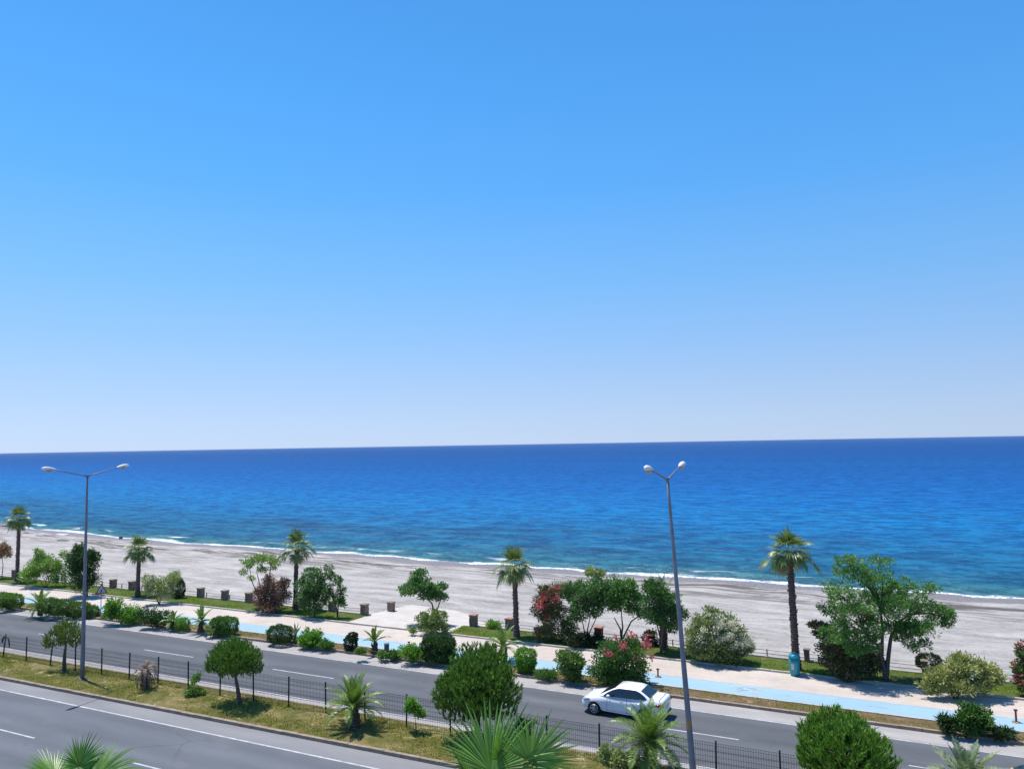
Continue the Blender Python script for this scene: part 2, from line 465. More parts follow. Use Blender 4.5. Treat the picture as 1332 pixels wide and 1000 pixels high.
for k in range(-8, 9):
    xa = -43.8 + 12 * k
    if k < 6: strip('lane_dash', 23.995, 24.105, 0.006, M['paint'], 0.010, 0.010, xa, xa + 4.9, 5)
    strip('lane_dash', 37.635, 37.745, 0.006, M['paint'], 0.010, 0.010, xa - 4.8, xa + 0.1, 5)
# median
kerb('median_kerb', 29.36, 0.018, 0.20, -0.05, 0.16, M['kerb'])
kerb('median_kerb', 33.02, 0.012, 0.16, -0.05, 0.12, M['kerb'])
def rough_sheet(name, y0, y1, b0, b1, z, amp, mat, x0=-110, x1=25, nx=400, ny=14, seed=1):
    rs = np.random.RandomState(seed)
    mb = MB()
    g = rs.rand(nx + 1, ny + 1)
    for i in range(nx + 1):
        x = x0 + (x1 - x0) * i / nx
        xx = max(-90, min(30, x)) + 30
        ya, yb = y0 + b0 * xx, y1 + b1 * xx
        for j in range(ny + 1):
            t = j / ny
            e = 0 if j in (0, ny) else 1
            zz = z + e * amp * (g[i, j] - 0.3 + 0.8 * math.sin(x * 0.5 + t * 3) * math.sin(t * 3.14))
            mb.v.append((x, ya + (yb - ya) * t, zz))
    for i in range(nx):
        for j in range(ny):
            a = i * (ny + 1) + j
            mb.f.append((a, a + ny + 1, a + ny + 2, a + 1))
    return tag(mb.build(name, mat), kind='structure')
rough_sheet('median_ground', 29.57, 33.01, 0.018, 0.012, 0.13, 0.05, M['median_soil'])
strip('median_ground', 29.57, 33.01, 0.10, M['median_soil'], 0.018, 0.012, X0, -110)
# planting strip, bike path, promenade, lawn
kerb('strip_kerb', 42.45, 0, 0.18, -0.05, 0.15, M['kerb'])
rough_sheet('planting_strip', 42.64, 43.86, 0, 0, 0.13, 0.04, M['strip_soil'], ny=6, seed=3)
strip('planting_strip', 42.64, 43.86, 0.10, M['strip_soil'], 0, 0, X0, -110)
kerb('path_edging', 43.87, 0, 0.09, 0.0, 0.165, M['kerb_light'])
strip('bike_path', 43.97, 45.80, 0.150, M['bike'])
strip('path_marking', 43.98, 44.06, 0.154, M['paint'])
strip('path_marking', 45.80, 45.88, 0.154, M['paint'])
strip('promenade', 45.79, 49.02, 0.146, M['prom'])
for k in range(-26, 12):
    strip('path_dash', 44.87, 44.95, 0.155, M['paint'], 0, 0, -2.5 + 4.6 * k, -1.2 + 4.6 * k, 5)
def bike_symbol(x, y):
    mb = MB()
    def ln(a, b, w=0.07):
        a = Vector((a[0], a[1], 0)); b = Vector((b[0], b[1], 0))
        d = (b - a).normalized(); n = Vector((-d.y, d.x, 0)) * w / 2
        mb.add([(q.x + x, q.y + y, 0.157) for q in (a - n, b - n, b + n, a + n)], [(0, 1, 2, 3)])
    for cx in (-0.55, 0.55):
        for k in range(14):
            a0, a1 = 2 * math.pi * k / 14, 2 * math.pi * (k + 1) / 14
            ln((cx + 0.33 * math.cos(a0), 0.33 * math.sin(a0)), (cx + 0.33 * math.cos(a1), 0.33 * math.sin(a1)))
    P = {'a': (-0.55, 0), 'b': (0.55, 0), 'c': (-0.05, 0), 'd': (-0.25, 0.5), 'e': (0.35, 0.5)}
    for s in ('ad', 'ac', 'cd', 'de', 'ce', 'eb'): ln(P[s[0]], P[s[1]])
    return tag(mb.build('bike_marking', M['paint']), kind='structure')
p = at(968, 903); bike_symbol(p.x, 44.9)
p = at(380, 833); bike_symbol(p.x - 9, 44.9)
kerb('lawn_kerb', 49.02, 0, 0.16, 0.0, 0.25, M['kerb_light'])
# lawns, broken by the paved way down to the beach
GA, GB = -40.2, -31.0
rough_sheet('lawn', 49.19, 52.0, 0, 0, 0.17, 0.05, M['lawn_soil'], -110, GA, 240, 8, 5)
rough_sheet('lawn', 49.19, 52.0, 0, 0, 0.17, 0.05, M['lawn_soil'], GB, 25, 240, 8, 6)
strip('lawn', 49.19, 52.0, 0.15, M['lawn_soil'], 0, 0, X0, -110)
kerb('beach_wall', 52.0, 0, 0.22, -1.2, 0.24, M['kerb_light'], X0, GA - 0.4)
kerb('beach_wall', 52.0, 0, 0.22, -1.2, 0.24, M['kerb_light'], GB + 0.5, X1)
# beach, a gridded sheet with berms
def beach_mat():
    m, nt, b = newmat('pebble_beach')
    uv = nt.nodes.new('ShaderNodeUVMap'); uv.uv_map = 'UVMap'
    s = N(nt, 'ShaderNodeSeparateXYZ', ins={0: uv.outputs[0]})
    x, d = s.outputs[0], s.outputs[1]      # d = metres inland from the waterline
    st = mapping(nt, uv.outputs[0], (0.30, 1.0, 1))
    n_st = noise(nt, st, 0.45, 8, 0.72, 0.4)
    n_f = noise(nt, uv.outputs[0], 2.6, 7, 0.85)
    n_b = noise(nt, mapping(nt, uv.outputs[0], (0.6, 1, 1)), 0.35, 6, 0.7)
    f = math_(nt, 'ADD', math_(nt, 'MULTIPLY', n_st, 0.38), math_(nt, 'ADD', math_(nt, 'MULTIPLY', n_f, 0.37), math_(nt, 'MULTIPLY', n_b, 0.25)))
    col = ramp(nt, f, [(0.38, (0.155, 0.142, 0.13)), (0.5, (0.325, 0.303, 0.277)), (0.61, (0.47, 0.44, 0.405))])
    # vehicle tracks / strand lines
    n2 = noise(nt, mapping(nt, uv.outputs[0], (0.05, 1, 1), (3, 7, 0)), 0.55, 5, 0.6, 0.8)
    line = maprange(nt, math_(nt, 'ABSOLUTE', math_(nt, 'SUBTRACT', n2, 0.5)), 0.0, 0.020, 1.0, 0.0)
    inl = maprange(nt, d, 0.0, 16.0, 1.0, 0.0)
    col = mix(nt, math_(nt, 'MULTIPLY', line, math_(nt, 'ADD', 0.12, math_(nt, 'MULTIPLY', inl, 0.5))), col, (0.19, 0.165, 0.15))
    # weed and shingle in broken dark lines near the water
    n3 = noise(nt, mapping(nt, uv.outputs[0], (0.14, 1, 1), (11, 2, 0)), 0.42, 8, 0.72, 0.5)
    band = math_(nt, 'MULTIPLY', maprange(nt, d, 1.5, 4.0), maprange(nt, d, 12.0, 22.0, 1.0, 0.0))
    dk = math_(nt, 'MULTIPLY', maprange(nt, n3, 0.50, 0.55), band)
    col = mix(nt, math_(nt, 'MULTIPLY', dk, 0.9), col, (0.085, 0.07, 0.062))
    # wet shingle
    wet = maprange(nt, math_(nt, 'ADD', d, math_(nt, 'MULTIPLY', math_(nt, 'SUBTRACT', n_st, 0.5), 6.0)), 5.0, 7.5, 1.0, 0.0)
    col = mix(nt, wet, col, mix(nt, maprange(nt, n_f, 0.38, 0.62), (0.11, 0.095, 0.088), (0.27, 0.24, 0.22)))
    nt.links.new(col, b.inputs['Base Color'])
    nt.links.new(maprange(nt, wet, 0, 1, 0.95, 0.45), b.inputs['Roughness'])
    b.inputs['Specular IOR Level'].default_value = 0.25
    bump(nt, b, math_(nt, 'ADD', n_f, n_st), 0.9, 0.10)
    return m
def beach_z(x, y):
    S = shoreY(x)
    d = S - y
    z = float(np.interp(d, [-60, -20, -4, 0, 2.5, 5, 8, 14, 25, 38, 48], [-9, -5, -3.5, -3.02, -2.72, -2.62, -2.2, -1.95, -1.35, -0.6, -0.35]))
    z += 0.10 * math.sin(d * 0.8 + x * 0.11) * (1 if d > 5 else 0.2) + 0.05 * math.sin(x * 0.7 + d * 0.3)
    return z
def grid_uv(name, xs, ds, pos, mat, smooth=True):
    V = []; U = []
    for x in xs:
        for d in ds:
            V.append(pos(x, d)); U.append((x, d))
    nd = len(ds)
    F = []
    for i in range(len(xs) - 1):
        for j in range(nd - 1):
            a = i * nd + j
            F.append((a, a + nd, a + nd + 1, a + 1))
    me = bpy.data.meshes.new(name)
    me.from_pydata(V, [], F)
    uvl = me.uv_layers.new(name='UVMap')
    idx = np.empty(len(me.loops), dtype=np.int32); me.loops.foreach_get('vertex_index', idx)
    uvl.data.foreach_set('uv', np.array(U, dtype=np.float32)[idx].reshape(-1))
    me.materials.append(mat)
    if smooth: me.shade_smooth()
    return tag(link(bpy.data.objects.new(name, me)), kind='structure')
def beach_pos(x, t):
    # t: 0 at wall .. 1 at waterline .. beyond
    S = shoreY(x)
    y = S - t
    return (x, y, beach_z(x, y))
bx = list(np.arange(-420, -120, 6.0)) + list(np.arange(-120, 30, 0.6)) + list(np.arange(30, 161, 6.0))
rs = np.random.RandomState(7)
def bpos(x, d):
    S = shoreY(x)
    W = 52.15
    if d < 0: y = S - d
    else: y = S - d * (S - W) / 46.0 if d > 20 else None
    if y is None:
        y = S - d
    else:
        if d > 20:
            y = (S - 20) - (d - 20) * (S - 20 - W) / 26.0
    return (x, y, beach_z(x, y) + rs.uniform(-0.015, 0.015))
bd = list(np.arange(46, 20, -1.0)) + list(np.arange(20, 0, -0.5)) + [0, -1, -2, -4, -8, -16, -30, -60]
grid_uv('beach', bx, bd, bpos, beach_mat())
# paved way down to the beach
def way_poly():
    mb = MB()
    ny, nx = 14, 14
    for j in range(ny + 1):
        t = j / ny
        y = 49.2 + t * 11.0
        xl = float(np.interp(y, [49.2, 52, 56, 60.2], [-41.0, -41.2, -42.0, -41.0]))
        xr = float(np.interp(y, [49.2, 52, 54.5, 60.2], [-31.0, -30.6, -28.8, -37.0]))
        for i in range(nx + 1):
            x = xl + (xr - xl) * i / nx
            z0 = 0.155
            zb = beach_z(x, y) + 0.10
            k = min(1, max(0, (y - 52) / 4.0))
            z = z0 * (1 - k) + zb * k
            if j == ny or i in (0, nx): z -= 0.16 * k
            mb.v.append((x, y, z))
    for j in range(ny):
        for i in range(nx):
            a = j * (nx + 1) + i
            mb.f.append((a, a + 1, a + nx + 2, a + nx + 1))
    return mb
M['way'] = ground_mat('pale_way', (0.48, 0.43, 0.38), (0.60, 0.55, 0.50), 0.8, (1, 1, 1), 6, 0.95, 0.02, lambda nt, co, col: mix(nt, math_(nt, 'MULTIPLY', maprange(nt, noise(nt, mapping(nt, co, (0.4, 1, 1)), 0.9, 6, 0.7), 0.55, 0.68), 0.5), col, (0.34, 0.28, 0.22)))
tag(way_poly().build('beach_path', M['way'], smooth=True), kind='structure')

# sea
def sea_mat():
    m, nt, b = newmat('sea_water')
    uv = nt.nodes.new('ShaderNodeUVMap'); uv.uv_map = 'UVMap'
    s = N(nt, 'ShaderNodeSeparateXYZ', ins={0: uv.outputs[0]})
    x, d = s.outputs[0], s.outputs[1]
    n_sh = noise(nt, mapping(nt, uv.outputs[0], (0.15, 1, 1)), 0.06, 4, 0.6, 0.6)
    dd = math_(nt, 'MULTIPLY', math_(nt, 'ADD', math_(nt, 'MAXIMUM', d, 0.0), 1.0), maprange(nt, n_sh, 0.3, 0.7, 0.72, 1.35))
    lg = math_(nt, 'DIVIDE', math_(nt, 'LOGARITHM', dd, 10.0), 4.0)
    col = ramp(nt, lg, SEA)
    # bed patches close inshore
    pt = noise(nt, mapping(nt, uv.outputs[0], (0.18, 1, 1), (5, 1, 0)), 0.10, 5, 0.6, 0.7)
    pk = math_(nt, 'MULTIPLY', maprange(nt, pt, 0.48, 0.60), math_(nt, 'MULTIPLY', maprange(nt, d, 6, 14), maprange(nt, d, 38, 60, 1, 0)))
    col = mix(nt, math_(nt, 'MULTIPLY', pk, 0.6), col, (0.010, 0.050, 0.105))
    # slicks and wind lanes far out
    wl_ = noise(nt, mapping(nt, uv.outputs[0], (0.12, 1, 1)), 0.012, 5, 0.65, 0.5)
    col = mix(nt, maprange(nt, wl_, 0.35, 0.65, 0.0, 0.5), col, mix(nt, 1.0, col, (0.72, 0.78, 0.86), 'MULTIPLY'))
    # wavelets; uneven reflection off their facets is also put into the colour
    w1 = noise(nt, mapping(nt, uv.outputs[0], (0.62, 1, 1)), 0.24, 6, 0.78, 0.3)
    w2 = noise(nt, mapping(nt, uv.outputs[0], (0.65, 1, 1)), 0.80, 4, 0.75, 0.3)
    w3 = noise(nt, mapping(nt, uv.outputs[0], (0.5, 1, 1)), 3.2, 3, 0.6)
    hw = math_(nt, 'ADD', math_(nt, 'MULTIPLY', w1, 1.0), math_(nt, 'ADD', math_(nt, 'MULTIPLY', w2, 0.45), math_(nt, 'MULTIPLY', w3, 0.12)))
    tone = maprange(nt, hw, 0.70, 0.87, 0.0, 1.0)
    col = mix(nt, maprange(nt, tone, 0, 1, 0.0, 0.85), mix(nt, 1.0, col, (1.25, 1.25, 1.18), 'MULTIPLY'), mix(nt, 1.0, col, (0.32, 0.44, 0.60), 'MULTIPLY'))
    # foam: swash edge, breaking crest, a few lacy strands
    nf = noise(nt, mapping(nt, uv.outputs[0], (0.16, 1, 1), (2, 9, 0)), 0.8, 5, 0.65, 0.6)
    nf2 = noise(nt, uv.outputs[0], 2.4, 5, 0.75, 0.4)
    nlow = noise(nt, mapping(nt, uv.outputs[0], (1, 0.2, 1)), 0.09, 3, 0.5)
    wid = maprange(nt, nlow, 0.35, 0.65, 0.3, 2.0)
    dn = math_(nt, 'ADD', d, math_(nt, 'MULTIPLY', math_(nt, 'SUBTRACT', nf, 0.5), 4.5))
    f1 = maprange(nt, math_(nt, 'SUBTRACT', wid, dn), -0.2, 0.5)
    f1 = math_(nt, 'MULTIPLY', f1, maprange(nt, nf2, 0.34, 0.50))
    crest = math_(nt, 'SUBTRACT', 1.0, math_(nt, 'ABSOLUTE', math_(nt, 'DIVIDE', math_(nt, 'SUBTRACT', dn, 4.6), 1.0)), clamp=True)
    crest = math_(nt, 'MULTIPLY', crest, math_(nt, 'MULTIPLY', maprange(nt, nf, 0.50, 0.60), maprange(nt, nlow, 0.45, 0.6)))
    foam = math_(nt, 'MAXIMUM', f1, crest, clamp=True)
    wc = math_(nt, 'MULTIPLY', maprange(nt, noise(nt, mapping(nt, uv.outputs[0], (0.25, 1, 1), (31, 5, 0)), 0.55, 4, 0.7), 0.735, 0.76), maprange(nt, d, 20, 400, 0.55, 0.0))
    foam = math_(nt, 'MAXIMUM', foam, wc, clamp=True)
    col = mix(nt, foam, col, (0.86, 0.88, 0.89))
    # diffuse upwelling light under a rippled surface; facing wave slopes keep the reflection low even far away
    bp = N(nt, 'ShaderNodeBump', ins={'Strength': 1.0, 'Distance': 0.55, 'Height': math_(nt, 'ADD', hw, math_(nt, 'MULTIPLY', foam, 0.3))})
    df = N(nt, 'ShaderNodeBsdfDiffuse', ins={'Color': col, 'Normal': bp.outputs[0]})
    gl = N(nt, 'ShaderNodeBsdfGlossy', ins={'Color': (0.85, 0.93, 1.0, 1), 'Roughness': 0.25, 'Normal': bp.outputs[0]})
    fr = N(nt, 'ShaderNodeFresnel', ins={'IOR': 1.33, 'Normal': bp.outputs[0]})
    fac = math_(nt, 'MULTIPLY', math_(nt, 'MINIMUM', fr.outputs[0], 0.075), math_(nt, 'SUBTRACT', 1.0, foam))
    ms = N(nt, 'ShaderNodeMixShader', ins={0: fac, 1: df.outputs[0], 2: gl.outputs[0]})
    nt.links.new(ms.outputs[0], nt.nodes['Material Output'].inputs['Surface'])
    return m
SEA = [(0.0, (0.07, 0.15, 0.17)), (0.17, (0.028, 0.120, 0.140)), (0.28, (0.013, 0.100, 0.165)), (0.40, (0.008, 0.108, 0.225)),
       (0.50, (0.004, 0.125, 0.310)), (0.56, (0.004, 0.098, 0.290)), (0.64, (0.004, 0.077, 0.245)), (0.76, (0.005, 0.060, 0.200)), (1.0, (0.006, 0.058, 0.190))]
def sea_pos(x, d):
    S = shoreY(max(-700, min(160, x)))
    if abs(x) > 3000: pass
    z = -3.0
    if d < 90:
        a = min(1, max(0, d / 6)) * (1 - d / 90)
        z += a * (0.10 * math.sin(d * 0.75 + 0.5 * math.sin(x * 0.09)) + 0.05 * math.sin(d * 1.7 + x * 0.21))
        z += 0.30 * math.exp(-((d - 4.6 - 0.8 * math.sin(x * 0.07)) / 1.1) ** 2)
    return (x, S + d, z)
sx = [-30000, -14000, -6000, -2500, -1200, -700] + list(np.arange(-420, -130, 8.0)) + list(np.arange(-130, 40, 1.0)) + list(np.arange(40, 161, 8.0)) + [300, 700, 2000, 6000, 14000, 30000]
sd = list(np.arange(-3.0, 12, 0.4)) + list(np.arange(12, 40, 1.0)) + list(np.arange(40, 95, 2.5)) + [100, 110, 130, 160, 200, 260, 350, 500, 800, 1400, 2500, 5000, 10000, 18000, 30000]
grid_uv('sea', sx, sd, sea_pos, sea_mat())

# sea air: one even pale box round everything
mb = MB()
mb.box((0, 0, 3.0), (64000, 64000, 27.0))
hm = bpy.data.materials.new('sea_air'); hm.use_nodes = True
hnt = hm.node_tree
hnt.nodes.remove(hnt.nodes['Principled BSDF'])
pv = N(hnt, 'ShaderNodeVolumePrincipled', ins={'Color': (0.80, 0.90, 1.0, 1), 'Density': 1.6e-5, 'Anisotropy': 0.0})
hnt.links.new(pv.outputs[0], hnt.nodes['Material Output'].inputs['Volume'])
tag(mb.build('haze', hm), kind='stuff')

# ------------------------------------------------------------------ grass (uncountable)
def grass(name, area, n, h, mat, seed, label=None):
    rs = np.random.RandomState(seed)
    x0, x1, y0, y1, b0, b1, z = area
    X = x0 + (x1 - x0) * rs.rand(n) ** 1.0
    T = rs.rand(n)
    xx = np.clip(X, -90, 30) + 30
    ya = y0 + b0 * xx; yb = y1 + b1 * xx
    Y = ya + (yb - ya) * T
    dens = np.sin(X * 0.9 + 1.3 * np.sin(Y * 1.7)) + np.sin(X * 0.37 + Y * 2.1) + rs.normal(0, 0.7, n)
    k = dens > -0.7
    X, Y = X[k], Y[k]; n = len(X)
    hh = h * (0.4 + rs.rand(n))
    az = rs.rand(n) * 2 * math.pi
    w = 0.012 + 0.02 * rs.rand(n)
    lean = rs.normal(0, 0.5, (n, 2)) * hh[:, None]
    V = np.zeros((n, 3, 3))
    V[:, 0] = np.stack([X + np.cos(az) * w, Y + np.sin(az) * w, np.full(n, z)], 1)
    V[:, 1] = np.stack([X - np.cos(az) * w, Y - np.sin(az) * w, np.full(n, z)], 1)
    V[:, 2] = np.stack([X + lean[:, 0], Y + lean[:, 1], z + hh], 1)
    return tag(quads_mesh(name, V, mat), label, 'grass', kind='stuff')
grass('grass', (-62, 3, 29.62, 32.95, 0.018, 0.012, 0.13), 60000, 0.09, M['grass'], 11, 'short dry yellow green grass on the road median')
grass('dry_grass', (-62, 3, 29.62, 32.95, 0.018, 0.012, 0.14), 26000, 0.06, M['straw'], 15, 'pale dry straw lying in patches on the road median')
grass('grass', (-92, 10, 42.68, 43.82, 0, 0, 0.13), 16000, 0.10, M['grass'], 12, 'rough grass in the narrow strip beside the blue bike path')
grass('grass', (-95, GA, 49.25, 51.95, 0, 0, 0.17), 26000, 0.09, M['lawngrass'], 13, 'green lawn between promenade and beach left of the paved way')
grass('grass', (GB, 12, 49.25, 51.95, 0, 0, 0.17), 24000, 0.09, M['lawngrass'], 14, 'green lawn between promenade and beach right of the paved way')

# ------------------------------------------------------------------ foliage
def unit(rs, n):
    v = rs.normal(size=(n, 3))
    return v / np.linalg.norm(v, axis=1)[:, None]
def leaves(rs, blobs, n, size, aspect=2.2, clump=0.36, nclump=14, zmin=None, up=0.25, shell=0.75, mult=2.6):
    """diamond leaves gathered in clumps over each blob (centre, radii)"""
    n = n * mult; size = size * 1.08
    vol = np.array([b[1][0] * b[1][2] for b in blobs]) ** 1.0
    cnt = np.maximum(40, (n * vol / vol.sum())).astype(int)
    P = []; Nn = []
    for (c, r), m in zip(blobs, cnt):
        c = np.array(c); r = np.array(r)
        dirs = unit(rs, nclump)
        dirs[:, 2] = dirs[:, 2] * 0.9 + 0.12
        cc = c + dirs * r * (shell - 0.15 + 0.3 * rs.rand(nclump, 1))
        cr = clump * (0.65 + 0.7 * rs.rand(nclump))
        ci = rs.randint(0, nclump, m)
        u = unit(rs, m) * (rs.rand(m, 1) ** 0.45)
        p = cc[ci] + u * r * cr[ci][:, None]
        core = rs.rand(m) < 0.38
        p[core] = (c + unit(rs, m) * (rs.rand(m, 1) ** 0.5) * r * 0.72)[core]
        out = (p - c) / r
        out /= np.linalg.norm(out, axis=1)[:, None] + 1e-6
        P.append(p); Nn.append(out * 0.7 + u * 0.5)
    P = np.concatenate(P); Nn = np.concatenate(Nn)
    if zmin is not None:
        k = P[:, 2] > zmin; P = P[k]; Nn = Nn[k]
    m = len(P)
    ax = Nn * 0.8 + unit(rs, m) * 0.8 + np.array([0, 0, up])
    ax /= np.linalg.norm(ax, axis=1)[:, None]
    sd_ = np.cross(ax, unit(rs, m)); sd_ /= np.linalg.norm(sd_, axis=1)[:, None] + 1e-6
    L = size * (0.6 + 0.8 * rs.rand(m))[:, None]
    Wd = L / aspect
    V = np.stack([P, P + ax * L * 0.5 + sd_ * Wd * 0.5, P + ax * L, P + ax * L * 0.5 - sd_ * Wd * 0.5], 1)
    return V
def clipped(rs, blobs, n, size, zmin):
    vol = np.array([b[1][0] * b[1][2] for b in blobs])
    # enough leaves to close the clipped surface about three times over
    cnt = np.array([min(26000, int(3.4 * 9.0 * (b[1][0] * b[1][2]) / (0.22 * size * size))) for b in blobs])
    P = []; Nn = []
    for (c, r), m in zip(blobs, cnt):
        c = np.array(c); r = np.array(r)
        u = unit(rs, m)
        q = np.sign(u) * np.abs(u) ** 0.78          # slightly boxy
        lump = 1 + 0.10 * np.sin(u[:, 0] * 7 + c[0]) * np.sin(u[:, 1] * 6 + u[:, 2] * 7)
        p = c + q * r * (lump * (0.80 + 0.24 * rs.rand(m)))[:, None]
        low = p[:, 2] < zmin
        p[low, 2] = zmin + rs.rand(low.sum()) * np.maximum(0.05, c[2] - zmin)
        P.append(p); Nn.append(u)
    P = np.concatenate(P); Nn = np.concatenate(Nn); m = len(P)
    ax = Nn * 0.7 + unit(rs, m) * 0.9 + np.array([0, 0, 0.3]); ax /= np.linalg.norm(ax, axis=1)[:, None]
    sd_ = np.cross(ax, unit(rs, m)); sd_ /= np.linalg.norm(sd_, axis=1)[:, None] + 1e-6
    L = size * (0.5 + 0.8 * rs.rand(m))[:, None]
    return np.stack([P, P + ax * L * 0.5 + sd_ * L * 0.25, P + ax * L, P + ax * L * 0.5 - sd_ * L * 0.25], 1)
def pine_shoots(rs, blobs, n, size, zmin=None):
    vol = np.array([b[1][0] * b[1][2] for b in blobs])
    n = n * 1.3
    cnt = np.maximum(30, n * vol / vol.sum()).astype(int)
    P = []; A = []
    for (c, r), m in zip(blobs, cnt):
        c = np.array(c); r = np.array(r)
        u = unit(rs, m)
        rad = 0.55 + 0.52 * rs.rand(m, 1) ** 0.9
        p = c + u * r * rad
        a = u * np.array([0.45, 0.45, 0.25]) + np.array([0, 0, 0.8]) + rs.normal(0, 0.12, (m, 3))
        P.append(p); A.append(a)
    P = np.concatenate(P); A = np.concatenate(A)
    A /= np.linalg.norm(A, axis=1)[:, None]
    nb = 9
    P = np.repeat(P, nb, 0); A = np.repeat(A, nb, 0)
    m = len(P)
    t = rs.rand(m, 1)
    base = P + A * size * t * 0.7
    d = A * 1.0 + unit(rs, m) * 0.55
    d /= np.linalg.norm(d, axis=1)[:, None]
    s = np.cross(d, unit(rs, m)); s /= np.linalg.norm(s, axis=1)[:, None]
    L = size * (0.45 + 0.4 * rs.rand(m, 1))
    w = size * 0.085
    return np.stack([base - s * w, base + s * w, base + d * L + s * w * 0.2, base + d * L - s * w * 0.2], 1)
def to_blobs(dep, px_blobs, rng, spread, zg, dsq=0.85, grow=1.0):
    out = []
    for b in px_blobs:
        px, py, rx, ry = b[:4]
        dz = b[4] if len(b) > 4 else rng.uniform(-spread, spread)
        D = dep + dz
        c = atd(px, py, D)
        X, Y = rx * D / 1000 * grow, ry * D / 1000 * grow
        out.append(((c.x, c.y, c.z), (X, X * dsq, Y)))
    return out
def limb(mb, a, b, r0, r1, rng, wob=0.12, n=5):
    a = Vector(a); b = Vector(b)
    L = (b - a).length
    pts = []; rad = []
    for i in range(n + 1):
        t = i / n
        q = a.lerp(b, t)
        if 0 < i < n: q += Vector((rng.uniform(-1, 1), rng.uniform(-1, 1), rng.uniform(-0.3, 0.6))) * wob * L * 0.5
        q.z += 0.10 * L * math.sin(t * math.pi)
        pts.append(q); rad.append(r0 + (r1 - r0) * t)
    mb.tube(pts, rad, 6)
def plant(name, label, cat, base, blobs, mat, n=2500, size=0.14, aspect=2.2, seed=0, spread=None, trunks=None, trunk_r=0.06,
          flowers=None, group=None, zg=0.15, push=0.0, nclump=14, clump=0.36, kind='leaf', mat2=None, shell=0.75, bark='bark', crown='foliage', grow=1.0, mult=2.6):
    """base: photo point where it meets the ground; blobs: (px, py, rx, ry[, depth offset]) masses of foliage"""
    rng = random.Random(seed); rs = np.random.RandomState(seed + 100)
    P = at(base[0], base[1], zg)
    dep = depth(P) + push
    P = P + FWD * push
    P.z = zg
    t = thing(name, label, cat, P, group)
    w = max(b[0] + b[2] for b in blobs) - min(b[0] - b[2] for b in blobs)
    if spread is None: spread = 0.0 if len(blobs) == 1 else w * dep / 1000 * 0.22
    bl = to_blobs(dep, blobs, rng, spread, zg, grow=grow)
    off = np.array(P)
    def addp(V, nm, m, k=None):
        o = quads_mesh(nm, V - off, m, t)
        if k: o['kind'] = k
        return o
    if kind == 'pine': V = pine_shoots(rs, bl, n, size)
    elif cat == 'hedge' or name in ('ball_shrub', 'clipped_shrub'): V = clipped(rs, bl, n, size, zg + 0.02)
    else: V = leaves(rs, bl, n, size, aspect, clump, nclump, zg + 0.02, shell=shell, mult=mult)
    if kind == 'pine': mat2 = ('pine_tip', 0.30)
    if mat2:
        k = rs.rand(len(V)) < mat2[1]
        addp(V[k], 'pale_leaves', M[mat2[0]]); V = V[~k]
    addp(V, crown, M[mat])
    mb = MB()
    if trunks is None:
        for k in range(4):
            tgt = bl[k % len(bl)][0]
            limb(mb, (rng.uniform(-.08, .08), rng.uniform(-.08, .08), -0.03),
                 (tgt[0] - off[0] + rng.uniform(-.2, .2), tgt[1] - off[1] + rng.uniform(-.2, .2), max(0.15, (tgt[2] - off[2]))), trunk_r * 0.6, trunk_r * 0.2, rng)
        mb.build('stem', M[bark], t, True)
    else:
        # trunks: list of pixel polylines rising from the base
        ends = []
        for poly in trunks:
            pts = [Vector((rng.uniform(-.03, .03), rng.uniform(-.03, .03), -0.05))]
            dd = rng.uniform(-0.25, 0.25)
            for j, q in enumerate(poly):
                pts.append(atd(q[0], q[1], dep + dd * (j + 1)) - P)
            m_ = len(pts)
            fine = []; rr = []
            for j in range(m_ - 1):
                for s_ in range(3):
                    u = s_ / 3
                    fine.append(pts[j].lerp(pts[j + 1], u)); rr.append(trunk_r * (1 - 0.55 * (j + u) / (m_ - 1)))
            fine.append(pts[-1]); rr.append(trunk_r * 0.45)
            mb.tube(fine, rr, 8, rough=0.08, rng=rng)
            ends.append(pts[-1])
        mb.build('trunk', M[bark], t, True)
        lb = MB()
        for (c, r) in bl:
            c = Vector(c) - P
            e = min(ends, key=lambda q: (q - c).length)
            limb(lb, e, c, trunk_r * 0.42, trunk_r * 0.15, rng)
            for k in range(3):
                dv = Vector(unit(rs, 1)[0]) * 0.7
                limb(lb, c, (c.x + dv.x * r[0], c.y + dv.y * r[1], c.z + abs(dv.z) * r[2]), trunk_r * 0.15, 0.008, rng, n=3)
        lb.build('branches', M[bark], t, True)
    if flowers:
        for fm, fb, fn, fs in flowers:
            fl = to_blobs(dep - 0.15, fb, rng, 0.3, zg)
            V = leaves(rs, fl, fn * (1.0 if fm != 'fl_cream' else 1.6), fs, 1.3, 0.30, 13, zg + 0.05, shell=0.95, mult=1.3)
            addp(V, 'blossoms', M[fm], 'stuff')
    return t

